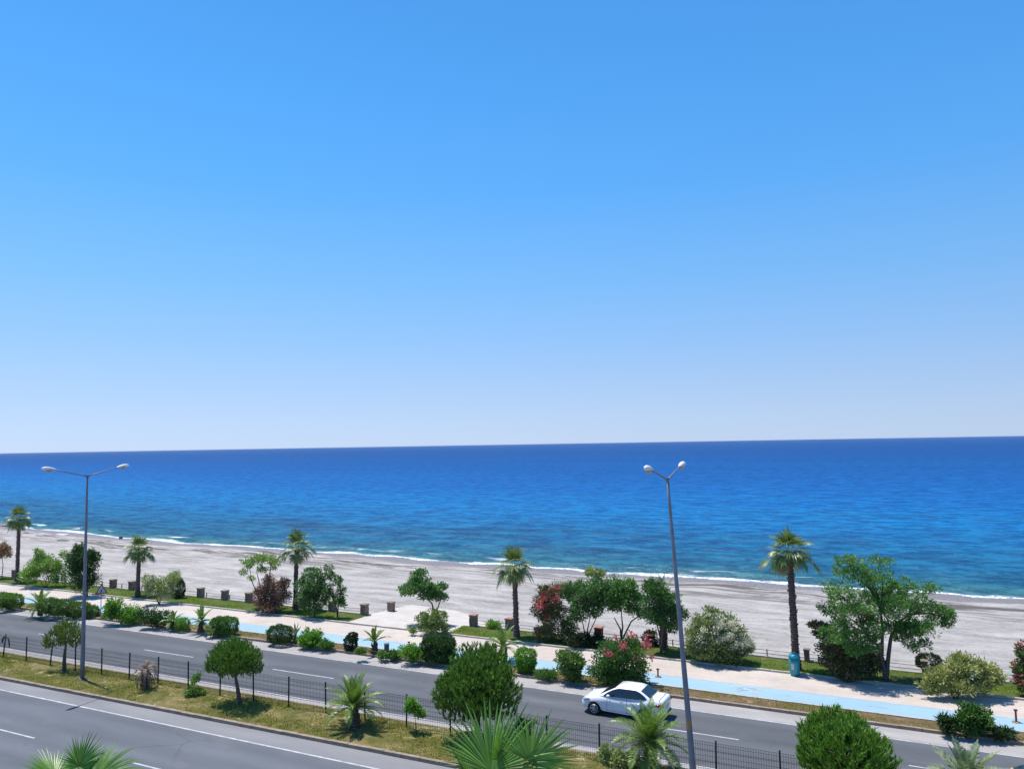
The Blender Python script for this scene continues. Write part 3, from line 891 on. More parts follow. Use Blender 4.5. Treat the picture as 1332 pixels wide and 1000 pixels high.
# ------------------------------------------------------------------ palms
def fan_leaf(mb, pt, base, az, el, Lp, Rb, nseg=18, droop=0.35, fold=0.5, rng=random, split=0.45, A=1.9, steps=4, twist=0.0):
    """petiole tube into pt, segments into mb"""
    d0 = Vector((math.cos(az) * math.cos(el), math.sin(az) * math.cos(el), math.sin(el)))
    pts = []
    p = Vector(base); d = d0.copy()
    for i in range(5):
        pts.append(p.copy())
        p = p + d * (Lp / 4)
        d = (d + Vector((0, 0, -0.06 * droop * (i + 1)))).normalized()
    pt.tube(pts, [0.022, 0.018, 0.016, 0.014, 0.012], 4, False)
    h = pts[-1]
    axis = d
    side = axis.cross(Vector((0, 0, 1)))
    if side.length < 1e-3: side = Vector((1, 0, 0))
    side.normalize()
    nor = side.cross(axis).normalized()
    if twist:
        q = Matrix.Rotation(twist, 3, axis)
        side = q @ side; nor = q @ nor
    da = 2 * A / (nseg - 1)
    for i in range(nseg):
        a = -A + da * i + rng.uniform(-0.25, 0.25) * da
        L = Rb * (1.0 - 0.30 * (abs(a) / A) ** 2) * rng.uniform(0.80, 1.08)
        dr = (axis * math.cos(a) + side * math.sin(a)).normalized()
        dr = (dr + nor * 0.18 * abs(math.sin(a))).normalized()
        tang = (-axis * math.sin(a) + side * math.cos(a)).normalized()
        q = h.copy(); dd = dr.copy()
        b = len(mb.v)
        for s in range(steps + 1):
            t = s / steps
            if t < split: w = L * t * math.tan(da * 0.5) * 1.02 + 0.004
            else: w = (L * split * math.tan(da * 0.5)) * max(0.06, (1 - (t - split) / (1 - split)) ** 0.8)
            f = nor * (w * fold)
            for e in (q - tang * w, q + f, q + tang * w): mb.v.append((e.x, e.y, e.z))
            q = q + dd * (L / steps)
            dd = (dd + Vector((0, 0, -1)) * droop * (t ** 1.2 + 0.08) * (4 / steps) * rng.uniform(0.7, 1.3)).normalized()
        for s in range(steps):
            k = b + s * 3
            mb.f.append((k, k + 1, k + 4, k + 3)); mb.f.append((k + 1, k + 2, k + 5, k + 4))
def fan_palm(label, base, top, seed, crown=0.9, lp=0.9, nleaf=30, nseg=14, loc=None, height=None, trunk=0.24, lean=(0, 0), specials=None,
             fanmat='fan', steps=5, old=6, top_el=1.52, group='fan palms along the beach lawn', droop=0.4, split=0.5, mind=-0.45):
    rng = random.Random(seed)
    if loc is None:
        P = at(base[0], base[1]); D = depth(P)
        T = atd(top[0], top[1], D) - P
    else:
        P = Vector(loc); T = Vector((lean[0], lean[1], height))
    t = thing('fan_palm', label, 'palm tree', P, group)
    H = T.z
    mb = MB()
    pts = []; rad = []
    n = max(10, int(H / 0.12))
    for i in range(n + 1):
        u = i / n
        pts.append((T.x * u ** 1.2, T.y * u ** 1.2, -0.05 + H * u))
        r = trunk * (1.25 - 0.45 * min(1, u * 6)) if u < 0.17 else trunk * (0.82 - 0.14 * u)
        if u > 0.88: r *= 1.0 + 1.6 * (u - 0.88)
        rad.append(r * (1.10 if i % 2 else 0.94))
    mb.tube(pts, rad, 12, rough=0.07, rng=rng)
    # stubs of cut leaf bases
    sb = mb
    for k in range(int(H * 14)):
        u = rng.random()
        az = rng.uniform(0, 6.283)
        c = Vector((T.x * u ** 1.2, T.y * u ** 1.2, H * u)) + Vector((math.cos(az), math.sin(az), 0)) * trunk * 0.72
        e = c + Vector((math.cos(az) * 0.09, math.sin(az) * 0.09, 0.10))
        sb.tube([c, e], [0.035, 0.012], 4)
    sb.build('trunk', M['palm_bark'], t)
    lf = MB(); pe = MB()
    for k in range(nleaf):
        az = k * 2.39996 + rng.uniform(-0.3, 0.3)
        u = (k + 0.5) / nleaf
        el = top_el - u * (top_el - mind) + rng.uniform(-0.12, 0.12)
        fan_leaf(lf, pe, (T.x, T.y, T.z - 0.10 * u), az, el, lp * rng.uniform(0.8, 1.15), crown * rng.uniform(0.85, 1.1), nseg, droop * (0.75 + 0.6 * u), 0.5, rng, split, steps=steps)
    if specials:
        for (az, el, l_, r_, dr_, tw) in specials:
            fan_leaf(lf, pe, (T.x, T.y, T.z), az, el, l_, r_, nseg + 8, dr_, 0.5, rng, split, steps=steps + 2, twist=tw)
    lf.build('leaves', M[fanmat], t)
    pe.build('petioles', M['petiole'], t)
    if old:
        ol = MB(); p2 = MB()
        for k in range(old):
            az = rng.uniform(0, 6.283)
            fan_leaf(ol, p2, (T.x, T.y, T.z - 0.25), az, rng.uniform(-1.15, -0.5), lp * rng.uniform(0.5, 0.9), crown * 0.75, max(10, nseg - 4), 0.6, 0.5, rng, 0.35, steps=steps)
        ol.build('old_leaves', M['fan_old'], t)
    return t
def frond(mb, rc, base, az, el, L, W, nl, droop, rng, leaf_w=0.018, vee=0.5):
    d = Vector((math.cos(az) * math.cos(el), math.sin(az) * math.cos(el), math.sin(el)))
    n = 9
    pts = []; p = Vector(base)
    for i in range(n + 1):
        pts.append(p.copy())
        p = p + d * (L / n)
        d = (d + Vector((0, 0, -droop * 0.16 * (0.5 + i / n)))).normalized()
    rc.tube(pts, [0.020 * (1 - 0.8 * i / n) + 0.004 for i in range(n + 1)], 4, False)
    for k in range(nl):
        u = 0.12 + 0.88 * k / (nl - 1)
        f = u * n; i = min(n - 1, int(f)); q = pts[i].lerp(pts[i + 1], f - i)
        t = (pts[i + 1] - pts[i]).normalized()
        s = t.cross(Vector((0, 0, 1)))
        if s.length < 1e-3: s = Vector((1, 0, 0))
        s.normalize(); nr = s.cross(t)
        ln = W * (math.sin(math.pi * min(1, 0.12 + u * 0.95)) ** 0.6 + 0.15)
        for sg in (-1, 1):
            dv = (s * sg + t * 0.75 + nr * (vee * rng.uniform(0.5, 1.3))).normalized()
            e = q + dv * ln * rng.uniform(0.85, 1.1)
            e.z -= 0.10 * ln
            m_ = q.lerp(e, 0.45) + Vector((0, 0, 0.05 * ln))
            wv = t * leaf_w
            b = len(mb.v)
            for x in (q - wv * 0.4, q + wv * 0.4, m_ + wv, e, m_ - wv): mb.v.append((x.x, x.y, x.z))
            mb.f.append((b, b + 1, b + 2, b + 4)); mb.f.append((b + 2, b + 3, b + 4))
def date_palm(label, base, seed, H, L, nf=26, W=0.32, trunk=0.25, mat='date', loc=None, nl=30, mind=-0.2, droop=1.0, leaf_w=0.030, group='small feather palms', name='date_palm', cat='palm tree'):
    rng = random.Random(seed)
    P = at(base[0], base[1]) if loc is None else Vector(loc)
    t = thing(name, label, cat, P, group)
    mb = MB()
    pts = []; rad = []
    n = max(6, int(H / 0.07))
    for i in range(n + 1):
        u = i / n
        pts.append((0.05 * math.sin(u * 2 + seed), 0.04 * math.sin(u * 3), -0.05 + (H + 0.05) * u))
        rad.append(trunk * (0.85 + 0.3 * math.sin(math.pi * min(1, u + 0.15))) * (1.12 if i % 2 else 0.9) * (1 - 0.35 * u))
    mb.tube(pts, rad, 11, rough=0.12, rng=rng)
    for k in range(int(60 * H) + 20):
        u = rng.random(); az = rng.uniform(0, 6.283)
        r = trunk * (1 - 0.3 * u)
        c = Vector((math.cos(az) * r * 0.8, math.sin(az) * r * 0.8, H * u))
        mb.tube([c, c + Vector((math.cos(az) * 0.10, math.sin(az) * 0.10, 0.13))], [0.035, 0.012], 4)
    mb.build('trunk', M['palm_bark'], t)
    lf = MB(); rc = MB()
    for k in range(nf):
        u = (k + 0.5) / nf
        az = k * 2.39996 + rng.uniform(-0.25, 0.25)
        el = 1.45 - u * (1.45 - mind) + rng.uniform(-0.1, 0.1)
        frond(lf, rc, (0, 0, H), az, el, L * rng.uniform(0.85, 1.1), W, nl, droop * (0.6 + 0.6 * u), rng, leaf_w)
    lf.build('fronds', M[mat], t)
    rc.build('frond_stalks', M['petiole'] if mat != 'deadpalm' else M['deadpalm'], t)
    return t

# ---- fan palms on the lawn
fan_palm('leftmost fan palm on the lawn, tall thin trunk beside the light green bush', (22, 756), (25, 676), 1, 1.0, 0.80, 21, droop=0.8, nseg=18, specials=[(azd(175), -0.1, 0.9, 0.9, 0.9, 0), (azd(0), -0.1, 0.9, 0.9, 0.9, 0)])
fan_palm('fan palm with drooping crown behind the whitish oleander and triangular sign', (179, 775), (181, 716), 2, 1.05, 0.80, 19, mind=-0.3, droop=0.85, nseg=18, specials=[(azd(175), -0.35, 1.25, 0.95, 0.9, 0), (azd(5), -0.35, 1.25, 0.95, 0.9, 0)])
fan_palm('fan palm behind the reddish bush and the dark green round tree', (384, 793), (386, 714), 3, 1.0, 0.85, 21, droop=0.8, nseg=18, specials=[(azd(178), -0.25, 1.5, 0.85, 0.9, 0), (azd(3), 0.1, 1.2, 0.9, 0.9, 0)])
fan_palm('fan palm standing alone on the bright lawn right of the pale beach path', (672, 829), (669, 738), 4, 1.0, 0.80, 20, mind=-0.4, droop=0.85, nseg=18, specials=[(azd(185), -0.6, 1.3, 0.95, 0.9, 0), (azd(0), -0.3, 1.1, 0.95, 0.9, 0)])
fan_palm('fan palm behind the teal bin, the tallest one, its trunk leaning slightly left', (1036, 871), (1027, 722), 5, 1.05, 0.85, 23, mind=-0.3, trunk=0.27, droop=0.85, nseg=20, specials=[(azd(178), -0.1, 1.45, 0.95, 0.9, 0), (azd(-2), -0.25, 1.5, 0.95, 0.9, 0)])
# ---- near palms below the balcony
def near_loc(px, py, dep):
    c = atd(px, py, dep)
    return (c.x, c.y, 0.12), c.z - 0.12
loc, hh = near_loc(632, 1060, 15.0)
fan_palm('large bright green fan palm close below the balcony, at bottom centre of the photo', None, None, 21, 1.15, 0.5, 5, 34, top_el=0.5, loc=loc, height=hh, trunk=0.22,
         specials=[(azd(72), 1.15, 0.75, 1.40, 0.13, 0.10), (azd(172), 0.60, 0.95, 1.40, 0.40, 0.35), (azd(12), 0.80, 1.25, 1.0, 0.12, 1.35), (azd(140), 0.9, 0.45, 1.05, 0.12, 0.9),
                   (azd(5), 0.45, 0.75, 1.05, 0.5, -0.3), (azd(60), 1.0, 1.0, 0.75, 0.1, 1.5)],
         fanmat='fan_near', steps=7, old=3, group='near palms below the balcony', split=0.55, mind=-0.6)
loc, hh = near_loc(92, 1043, 18.5)
fan_palm('smaller fan palm at the bottom left corner, crown cut by the photo edge', None, None, 22, 0.95, 0.5, 4, 30, top_el=0.4, loc=loc, height=hh, trunk=0.2,
         specials=[(azd(155), 0.70, 0.75, 0.85, 0.10, 0.15), (azd(85), 1.2, 0.75, 0.75, 0.1, 1.1), (azd(30), 0.75, 0.65, 1.05, 0.45, 0.5), (azd(60), 0.85, 0.45, 0.9, 0.3, 0.3)],
         fanmat='fan_near', steps=7, old=3, group='near palms below the balcony', split=0.55, mind=-0.6)

# ---- feather palms
date_palm('feather palm with a thick short trunk on the median, left of the big round pine', (460, 946), 31, 0.95, 1.75, 34, 0.30, 0.30, mind=-0.05, droop=0.95, nl=42, leaf_w=0.020)
date_palm('feather palm on the median in front of the white car', None, 32, 1.15, 1.9, 38, 0.34, 0.24, loc=tuple(at(846, 1003)), mind=-0.3, droop=1.0, nl=42, leaf_w=0.020)
date_palm('grey green feather palm whose tips show at the bottom right corner', None, 33, 1.0, 1.7, 26, 0.34, 0.28, loc=(-1.2, 28.2, 0.0) if False else tuple(at(1262, 1062)), mat='date_grey', mind=0.1, droop=0.7)
date_palm('young feather palm between the hedges near the left edge', (52, 800), 34, 0.75, 1.6, 20, 0.26, 0.20, mat='date', mind=-0.1)
date_palm('small feather palm right of the bright green leafy hedge', (225, 817), 35, 0.5, 1.05, 12, 0.2, 0.18, mind=-0.2, mat='date')
date_palm('small feather palm beside the round ball shrub and squarish shrub, with dark trunk', (262, 821), 36, 0.75, 1.35, 14, 0.22, 0.24, mind=-0.2, mat='date')
date_palm('small sparse feather palm beside the grey litter post', (487, 849), 37, 0.75, 1.1, 10, 0.2, 0.20, mind=0.2, droop=0.5, mat='date')
date_palm('small feather palm partly behind the big round pine', (655, 860), 38, 0.9, 1.6, 14, 0.24, 0.22, mind=0.1, mat='date')
date_palm('tiny stiff palm between the clipped oval ball and the low bright shrub', (384, 836), 39, 0.5, 0.9, 8, 0.10, 0.10, mind=0.5, droop=0.2, mat='date_grey')
date_palm('dead palm with dry brown hanging fronds on the median right of the left lamp post', (189, 896), 40, 1.0, 1.25, 20, 0.15, 0.22, mat='deadpalm', mind=-0.6, droop=4.5, nl=20, leaf_w=0.025)

# ---- median pines
G1 = 'clipped round pines on the median'
plant('pine_tree', 'small lobed pine on the median just left of the left lamp post', 'tree', (84, 872), [(90, 826, 16, 16, 0), (70, 833, 13, 11, .2), (82, 820, 14, 11, .5), (98, 833, 10, 9, -.3), (61, 838, 6, 6, 0)], 'pine_dark', 620, 0.20, seed=41, kind='pine', crown='crown', trunks=[[(84, 852), (86, 835)]], trunk_r=0.13, group=G1)
plant('pine_tree', 'round median pine with slanted bare trunk, between dead palm and feather palm', 'tree', (313, 915), [(305, 858, 30, 23, 0), (286, 862, 17, 17, .3), (323, 862, 17, 18, -.2), (300, 850, 22, 16, .5), (275, 868, 7, 8, 0), (334, 870, 7, 9, 0), (306, 858, 22, 20, -.7), (306, 858, 22, 20, .8)], 'pine', 1900, 0.22, seed=42, kind='pine', crown='crown', trunks=[[(309, 895), (305, 872)]], trunk_r=0.13, group=G1)
plant('pine_tree', 'largest round pine on the median, behind the near fan palm', 'tree', (622, 962), [(622, 895, 42, 42, 0), (600, 906, 34, 32, .3), (650, 902, 27, 34, -.3), (620, 870, 34, 28, .3), (640, 870, 24, 26, .5), (582, 905, 17, 22, 0), (622, 895, 34, 36, -1.0), (622, 895, 34, 36, 1.1)], 'pine', 3600, 0.26, seed=43, kind='pine', crown='crown', trunks=[[(622, 940), (622, 905)]], trunk_r=0.16, group=G1)
plant('pine_tree', 'round bright pine at the bottom right, cut by the lower photo edge', 'tree', (1102, 1062), [(1096, 983, 50, 44, 0), (1072, 972, 29, 36, .3), (1130, 992, 32, 32, -.3), (1088, 952, 30, 24, .4), (1115, 962, 22, 20, .2), (1058, 982, 17, 28, 0), (1102, 985, 42, 40, -1.0), (1102, 985, 42, 40, 1.0), (1110, 1010, 46, 30, 0)], 'bright_pine', 3600, 0.27, seed=44, kind='pine', crown='crown', trunks=[[(1102, 1040), (1101, 1000)]], trunk_r=0.15, group=G1)
# small things on the median
plant('sapling', 'green leafy sapling at the fence between the feather palm and the largest pine', 'young tree', (541, 951), [(534, 915, 8, 6), (540, 922, 8, 6), (546, 928, 8, 5), (532, 922, 5, 5)], 'bright', 420, 0.13, seed=51, trunks=[[(541, 940), (538, 925)]], trunk_r=0.025)
plant('sapling', 'thin pale sapling with a ragged green base beside the dead palm', 'young tree', (256, 896), [(256, 882, 6, 4), (252, 886, 5, 4), (259, 877, 3, 3)], 'bright', 200, 0.11, seed=52, trunks=[[(256, 889), (256, 880)]], trunk_r=0.018)
plant('low_shrub', 'low dark green weedy shrub on the median left of the slanted pine', 'shrub', (252, 905), [(252, 900, 12, 5), (262, 901, 7, 3.5)], 'green', 420, 0.12, seed=53)
plant('low_shrub', 'leafy shrub at the fence right of the near fan palm', 'shrub', (688, 962), [(676, 945, 11, 9), (690, 942, 7, 5), (682, 954, 9, 6)], 'deep', 420, 0.13, seed=54)
plant('low_shrub', 'light green shrub at the foot of the feather palm in front of the white car', 'shrub', (812, 1004), [(800, 988, 18, 11), (820, 992, 18, 10), (787, 978, 7, 7)], 'olive', 1000, 0.14, seed=55)

# ---- planting strip by the far road
G2 = 'shrubs in the strip by the far road'
S = lambda *a, **k: plant(*a, group=G2, grow=1.0 if a[0] in ('hedge', 'ball_shrub', 'clipped_shrub') else 1.15, **k)
S('hedge', 'low hedge at the left photo edge, reddish brown at its right end', 'hedge', (12, 793), [(2, 781, 16, 9, 0), (17, 782, 12, 9, 0)], 'bright', 1500, 0.12, seed=61, mat2=('purple', 0.25), push=0.3)
S('hedge', 'long low hedge between the young feather palm and the left lamp post', 'hedge', (85, 803), [(64, 788, 14, 9, 0), (82, 790, 17, 9, 0), (102, 793, 15, 9, 0), (118, 796, 10, 8, 0)], 'green', 2600, 0.12, seed=62, push=0.4, mat2=('dry', 0.10))
S('leafy_shrub', 'bright leafy shrub right of the triangular sign', 'shrub', (155, 812), [(143, 795, 13, 12, 0), (158, 796, 15, 13, 0), (172, 800, 12, 11, 0), (150, 788, 10, 8, 0)], 'bright', 2300, 0.15, seed=63, push=0.4)
S('leafy_shrub', 'dark rounded shrub between the bright leafy shrub and a small feather palm', 'shrub', (202, 817), [(192, 803, 13, 11, 0), (208, 804, 12, 11, 0)], 'deep', 1500, 0.13, seed=64, push=0.4)
S('ball_shrub', 'tiny round yellow green ball shrub between two small feather palms', 'shrub', (237, 820), [(237, 812, 9, 8)], 'bright', 620, 0.09, seed=65, push=0.3, nclump=24)
S('clipped_shrub', 'squarish clipped shrub with a ragged blue green left side', 'shrub', (291, 827), [(296, 814, 13, 11, 0), (285, 814, 11, 11, .1)], 'green', 1500, 0.10, seed=66, push=0.4, nclump=24)
S('leafy_shrub', 'ragged low blue green shrub at the foot of the squarish clipped shrub', 'shrub', (275, 827), [(274, 819, 8, 7), (279, 822, 6, 5)], 'olive', 500, 0.12, seed=67, push=0.2)
S('ball_shrub', 'dark oval clipped ball right of the bare earth patch', 'shrub', (364, 838), [(364, 825, 16, 11)], 'deep', 2200, 0.08, seed=68, push=0.5, nclump=40, clump=0.25)
S('leafy_shrub', 'bright low leafy shrub right of the tiny stiff palm', 'shrub', (402, 843), [(397, 829, 10, 9, 0), (409, 830, 11, 10, 0), (402, 835, 14, 7, 0)], 'bright', 1400, 0.14, seed=69, push=0.4)
S('leafy_shrub', 'low dull green tuft right of the bright low leafy shrub', 'shrub', (424, 845), [(424, 838, 11, 5)], 'green', 500, 0.12, seed=70, push=0.2)
S('ball_shrub', 'small upright very dark shrub left of the small sparse palm', 'shrub', (457, 846), [(456, 836, 8, 9), (459, 829, 6, 6)], 'black', 900, 0.11, seed=71, push=0.3)
S('leafy_shrub', 'low spreading green cover from the grey litter post to the light shrub', 'shrub', (508, 858), [(498, 852, 9, 3.5, 0), (514, 851, 9, 5, 0), (470, 847, 7, 3, 0)], 'green', 1100, 0.12, seed=72, push=0.3)
S('leafy_shrub', 'light green loose shrub left of the boxy dark shrub', 'shrub', (535, 863), [(532, 849, 13, 9, 0), (542, 852, 10, 9, 0)], 'bright', 1000, 0.15, seed=73, push=0.3, aspect=3)
S('clipped_shrub', 'boxy dark clipped shrub left of the largest pine', 'shrub', (570, 864), [(561, 843, 13, 15, 0), (579, 843, 13, 15, 0), (570, 838, 18, 10, 0), (570, 851, 20, 9, 0)], 'deep', 3200, 0.09, seed=74, push=0.6, nclump=30, clump=0.28)
S('ball_shrub', 'round bright shrub just right of the largest pine', 'shrub', (685, 876), [(684, 856, 13, 12, 0), (684, 864, 11, 9, 0)], 'bright', 1600, 0.12, seed=75, push=0.4, nclump=20)
S('leafy_shrub', 'low grassy tufts between the round bright shrub and the bush with yellow tips', 'shrub', (711, 884), [(706, 877, 9, 5, 0), (719, 878, 8, 5, 0)], 'green', 600, 0.16, seed=76, push=0.2, aspect=5)
S('leafy_shrub', 'dark bush with yellow green tips left of the red flowered oleander', 'shrub', (742, 889), [(742, 869, 15, 14, 0), (740, 856, 17, 8, 0), (745, 878, 13, 8, 0)], 'green', 2400, 0.14, seed=77, push=0.5, mat2=('olive', 0.3))
S('oleander', 'large green bush topped by pink red flowers just behind the white car', 'shrub', (802, 897), [(783, 870, 17, 17, 0), (805, 868, 22, 18, 0), (826, 874, 16, 15, 0), (802, 850, 24, 14, .4), (825, 845, 18, 14, .5), (795, 882, 22, 10, 0), (822, 886, 18, 9, 0)], 'green', 5200, 0.16, seed=78, push=0.8, aspect=3, mat2=('deep', 0.3),
  flowers=[('fl_pink', [(790, 850, 7, 5), (810, 842, 6, 7), (842, 840, 6, 6), (826, 856, 7, 3), (846, 855, 5, 4), (822, 826, 6, 5), (842, 829, 6, 4), (800, 829, 5, 3)], 520, 0.10)])
S('leafy_shrub', 'dense dark green rounded shrub in the strip at right, below the yellowish oleander', 'shrub', (1266, 962), [(1257, 934, 14, 14, 0), (1274, 934, 13, 15, 0), (1266, 942, 18, 13, 0)], 'green', 2600, 0.13, seed=79, push=0.5, mat2=('deep', 0.4))
S('spiky_shrub', 'dark spiky shrub left of the dense rounded shrub at right', 'shrub', (1234, 957), [(1234, 943, 9, 9, 0), (1228, 937, 5, 5, 0)], 'black', 420, 0.26, seed=80, push=0.2, aspect=7, mat2=('deep', 0.5))
S('spiky_shrub', 'low dark spiky shrub right of the dense rounded shrub, near the right photo edge', 'shrub', (1303, 962), [(1299, 953, 9, 5, 0), (1310, 954, 8, 4, 0)], 'black', 330, 0.24, seed=81, push=0.1, aspect=7, mat2=('deep', 0.5))

# ---- lawn side shrubs and trees
G3 = 'shrubs and trees on the beach lawn'
S = lambda *a, **k: plant(*a, group=G3, **k)
S('dry_bush', 'brown dry bush cut by the left photo edge', 'shrub', (2, 752), [(2, 712, 10, 8), (10, 718, 8, 7), (0, 722, 7, 6)], 'dry', 700, 0.18, seed=91, trunks=[[(4, 735), (2, 722)]], trunk_r=0.05)
S('leafy_bush', 'light green airy bush right of the leftmost palm', 'shrub', (55, 765), [(46, 737, 18, 17, 0), (62, 735, 18, 15, 0), (75, 745, 14, 16, 0), (40, 748, 16, 12, 0), (52, 720, 9, 7, .3), (83, 722, 6, 6, .5)], 'bright', 3600, 0.17, seed=92, push=0.6, mat2=('olive', 0.35))
S('leafy_bush', 'tall very dark green bush behind the left lamp post', 'shrub', (107, 778), [(98, 735, 15, 22, 0), (115, 732, 15, 20, 0), (106, 752, 23, 20, 0), (104, 717, 10, 9, 0), (122, 724, 8, 8, 0)], 'deep', 4200, 0.17, seed=93, push=0.8)
S('oleander', 'whitish flowering oleander in front of the second palm from the left', 'shrub', (205, 787), [(198, 765, 13, 14, 0), (213, 766, 15, 15, 0), (192, 755, 9, 9, 0), (225, 753, 13, 11, .4)], 'olive', 2600, 0.15, seed=94, push=0.4, aspect=3,
  flowers=[('fl_cream', [(195, 762, 11, 12), (212, 770, 12, 11)], 380, 0.075)])
S('ball_shrub', 'dark green ball right behind the whitish oleander', 'shrub', (233, 779), [(232, 765, 8, 12)], 'deep', 900, 0.10, seed=95, push=0.4, nclump=20)
S('small_tree', 'sparse tree with bare bent branches above the reddish bush', 'tree', (347, 792), [(322, 732, 11, 7), (335, 728, 12, 7, .2), (350, 727, 13, 8, -.2), (357, 735, 8, 7), (342, 740, 10, 5), (316, 744, 7, 4), (327, 752, 6, 4)], 'bright', 900, 0.16, seed=96, trunks=[[(341, 772), (335, 748)], [(346, 775), (351, 750), (352, 738)], [(338, 780), (326, 752)]], trunk_r=0.07, mat2=('olive', 0.5))
S('flowering_bush', 'reddish purple bush with dusty pink flowers left of the third palm', 'shrub', (350, 799), [(340, 775, 15, 15, 0), (360, 772, 18, 18, 0), (350, 787, 24, 11, 0), (370, 760, 9, 9, 0), (352, 757, 11, 10, 0)], 'purple', 3600, 0.14, seed=97, push=0.5, mat2=('dry', 0.25),
  flowers=[('fl_pale', [(355, 760, 14, 10), (368, 768, 10, 12), (345, 765, 10, 8)], 500, 0.07), ('fl_red', [(338, 783, 12, 8), (355, 787, 12, 6)], 160, 0.07)])
S('round_tree', 'dense dark green round tree right of the third palm', 'tree', (408, 804), [(405, 760, 20, 20, 0), (418, 768, 17, 20, 0), (398, 775, 15, 20, 0), (410, 783, 18, 15, 0), (408, 745, 15, 9, 0), (425, 748, 10, 7, 0)], 'tree', 4200, 0.145, seed=98, mult=2.3, clump=0.31, push=0.3, trunks=[[(408, 790), (408, 770)]], trunk_r=0.09, mat2=('deep', 0.35))
S('small_tree', 'thin small tree with bent trunk right of the dense round tree', 'tree', (439, 803), [(437, 755, 9, 8), (444, 768, 7, 9), (440, 780, 9, 9), (430, 772, 7, 7), (428, 738, 8, 4), (446, 784, 6, 7)], 'green', 850, 0.15, seed=99, trunks=[[(438, 790), (431, 775)], [(440, 788), (443, 765)]], trunk_r=0.06)
S('small_tree', 'flat topped green tree above the pale bush at the beach path', 'tree', (565, 812), [(531, 767, 17, 10, 0), (548, 762, 17, 11, 0), (562, 768, 15, 11, .2), (546, 748, 12, 7, .2), (573, 775, 10, 7, 0), (576, 762, 6, 5, 0), (556, 775, 12, 6, 0)], 'tree', 2300, 0.17, seed=100, trunks=[[(566, 800), (562, 785), (552, 772)], [(568, 795), (573, 780)]], trunk_r=0.085)
S('leafy_bush', 'pale grey green bush at the edge of the promenade under the flat topped tree', 'shrub', (563, 827), [(552, 808, 12, 11, 0), (568, 803, 15, 13, 0), (562, 815, 19, 10, 0), (537, 819, 7, 5, 0), (578, 817, 9, 9, 0)], 'olive', 2600, 0.13, seed=101, push=0.4, mat2=('green', 0.35))
S('low_shrub', 'low green plants at the beach wall near the lone palm', 'shrub', (640, 817), [(642, 812, 12, 5)], 'bright', 400, 0.12, seed=102)
S('oleander', 'tall red flowered oleander with dark purple base right of the lone palm', 'shrub', (720, 836), [(712, 780, 18, 16, 0), (722, 800, 20, 18, 0), (705, 795, 14, 16, 0), (728, 768, 14, 12, .3), (720, 822, 26, 13, 0), (742, 815, 14, 16, .3), (708, 768, 8, 7, .2)], 'green', 4600, 0.15, seed=103, push=0.5, mat2=('purple', 0.45), aspect=3,
  flowers=[('fl_red', [(703, 785, 11, 10), (716, 790, 10, 12), (722, 778, 9, 7), (712, 800, 8, 6), (730, 765, 8, 6), (700, 822, 5, 7), (703, 832, 4, 3), (720, 768, 8, 6), (708, 775, 7, 6)], 1500, 0.10)])
S('round_tree', 'dense green tree directly right of the tall red oleander', 'tree', (762, 838), [(755, 775, 20, 18, 0), (770, 765, 19, 13, .3), (775, 785, 17, 20, 0), (752, 795, 15, 14, 0), (742, 770, 14, 14, .5), (784, 778, 12, 15, 0)], 'tree', 4400, 0.145, seed=104, mult=2.6, clump=0.34, grow=1.12, trunks=[[(764, 820), (768, 800)], [(760, 820), (757, 805)], [(767, 822), (775, 805)]], trunk_r=0.06, mat2=('deep', 0.25))
S('round_tree', 'forked open tree in the middle of the three green trees', 'tree', (808, 834), [(800, 765, 18, 13, 0), (815, 768, 17, 15, .2), (805, 785, 17, 13, 0), (825, 785, 14, 15, 0), (795, 780, 12, 14, .3), (835, 797, 8, 8, 0)], 'tree', 3600, 0.145, seed=105, mult=2.6, clump=0.34, grow=1.12, trunks=[[(807, 818), (799, 803)], [(810, 815), (808, 795)], [(812, 826), (821, 808), (832, 800)]], trunk_r=0.075, mat2=('bright', 0.25))
S('round_tree', 'dark tree wrapped around a feather palm, left of the right lamp post', 'tree', (860, 850), [(855, 770, 16, 15, 0), (868, 785, 18, 15, 0), (850, 790, 16, 16, .2), (862, 803, 22, 13, 0), (880, 800, 13, 13, 0), (845, 765, 9, 10, .3), (875, 815, 9, 8, 0)], 'tree', 4200, 0.145, seed=106, mult=2.6, clump=0.34, grow=1.12, trunks=[[(861, 830), (864, 806)], [(859, 830), (854, 810)]], trunk_r=0.08, mat2=('deep', 0.25))
date_palm('grey green feather palm with thick trunk inside the dark tree by the right lamp post', (864, 846), 130, 3.3, 1.7, 12, 0.32, 0.24, mat='date_grey', mind=0.2, droop=0.5)
S('leafy_bush', 'distant low green bush on the beach seen above the green trees', 'shrub', (775, 757), [(770, 745, 9, 5), (780, 746, 7, 4)], 'olive', 300, 0.3, seed=107, zg=-1.9)
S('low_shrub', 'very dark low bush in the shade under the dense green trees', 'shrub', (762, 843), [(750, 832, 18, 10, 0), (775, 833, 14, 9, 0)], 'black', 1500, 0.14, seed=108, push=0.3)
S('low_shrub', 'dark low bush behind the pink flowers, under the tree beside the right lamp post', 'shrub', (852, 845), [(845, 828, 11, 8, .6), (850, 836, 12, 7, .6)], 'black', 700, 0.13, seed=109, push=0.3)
S('oleander', 'broad cream flowered oleander right of the right lamp post', 'shrub', (938, 868), [(918, 820, 22, 22, 0), (945, 818, 24, 20, 0), (962, 838, 20, 20, 0), (905, 838, 18, 20, 0), (935, 845, 34, 20, 0), (928, 803, 18, 12, .4)], 'olive', 7500, 0.16, seed=110, push=0.9, aspect=3, mat2=('deep', 0.30),
  flowers=[('fl_cream', [(925, 825, 20, 18), (950, 830, 22, 16), (935, 808, 18, 10), (905, 835, 12, 12), (968, 842, 12, 14)], 3600, 0.085)])
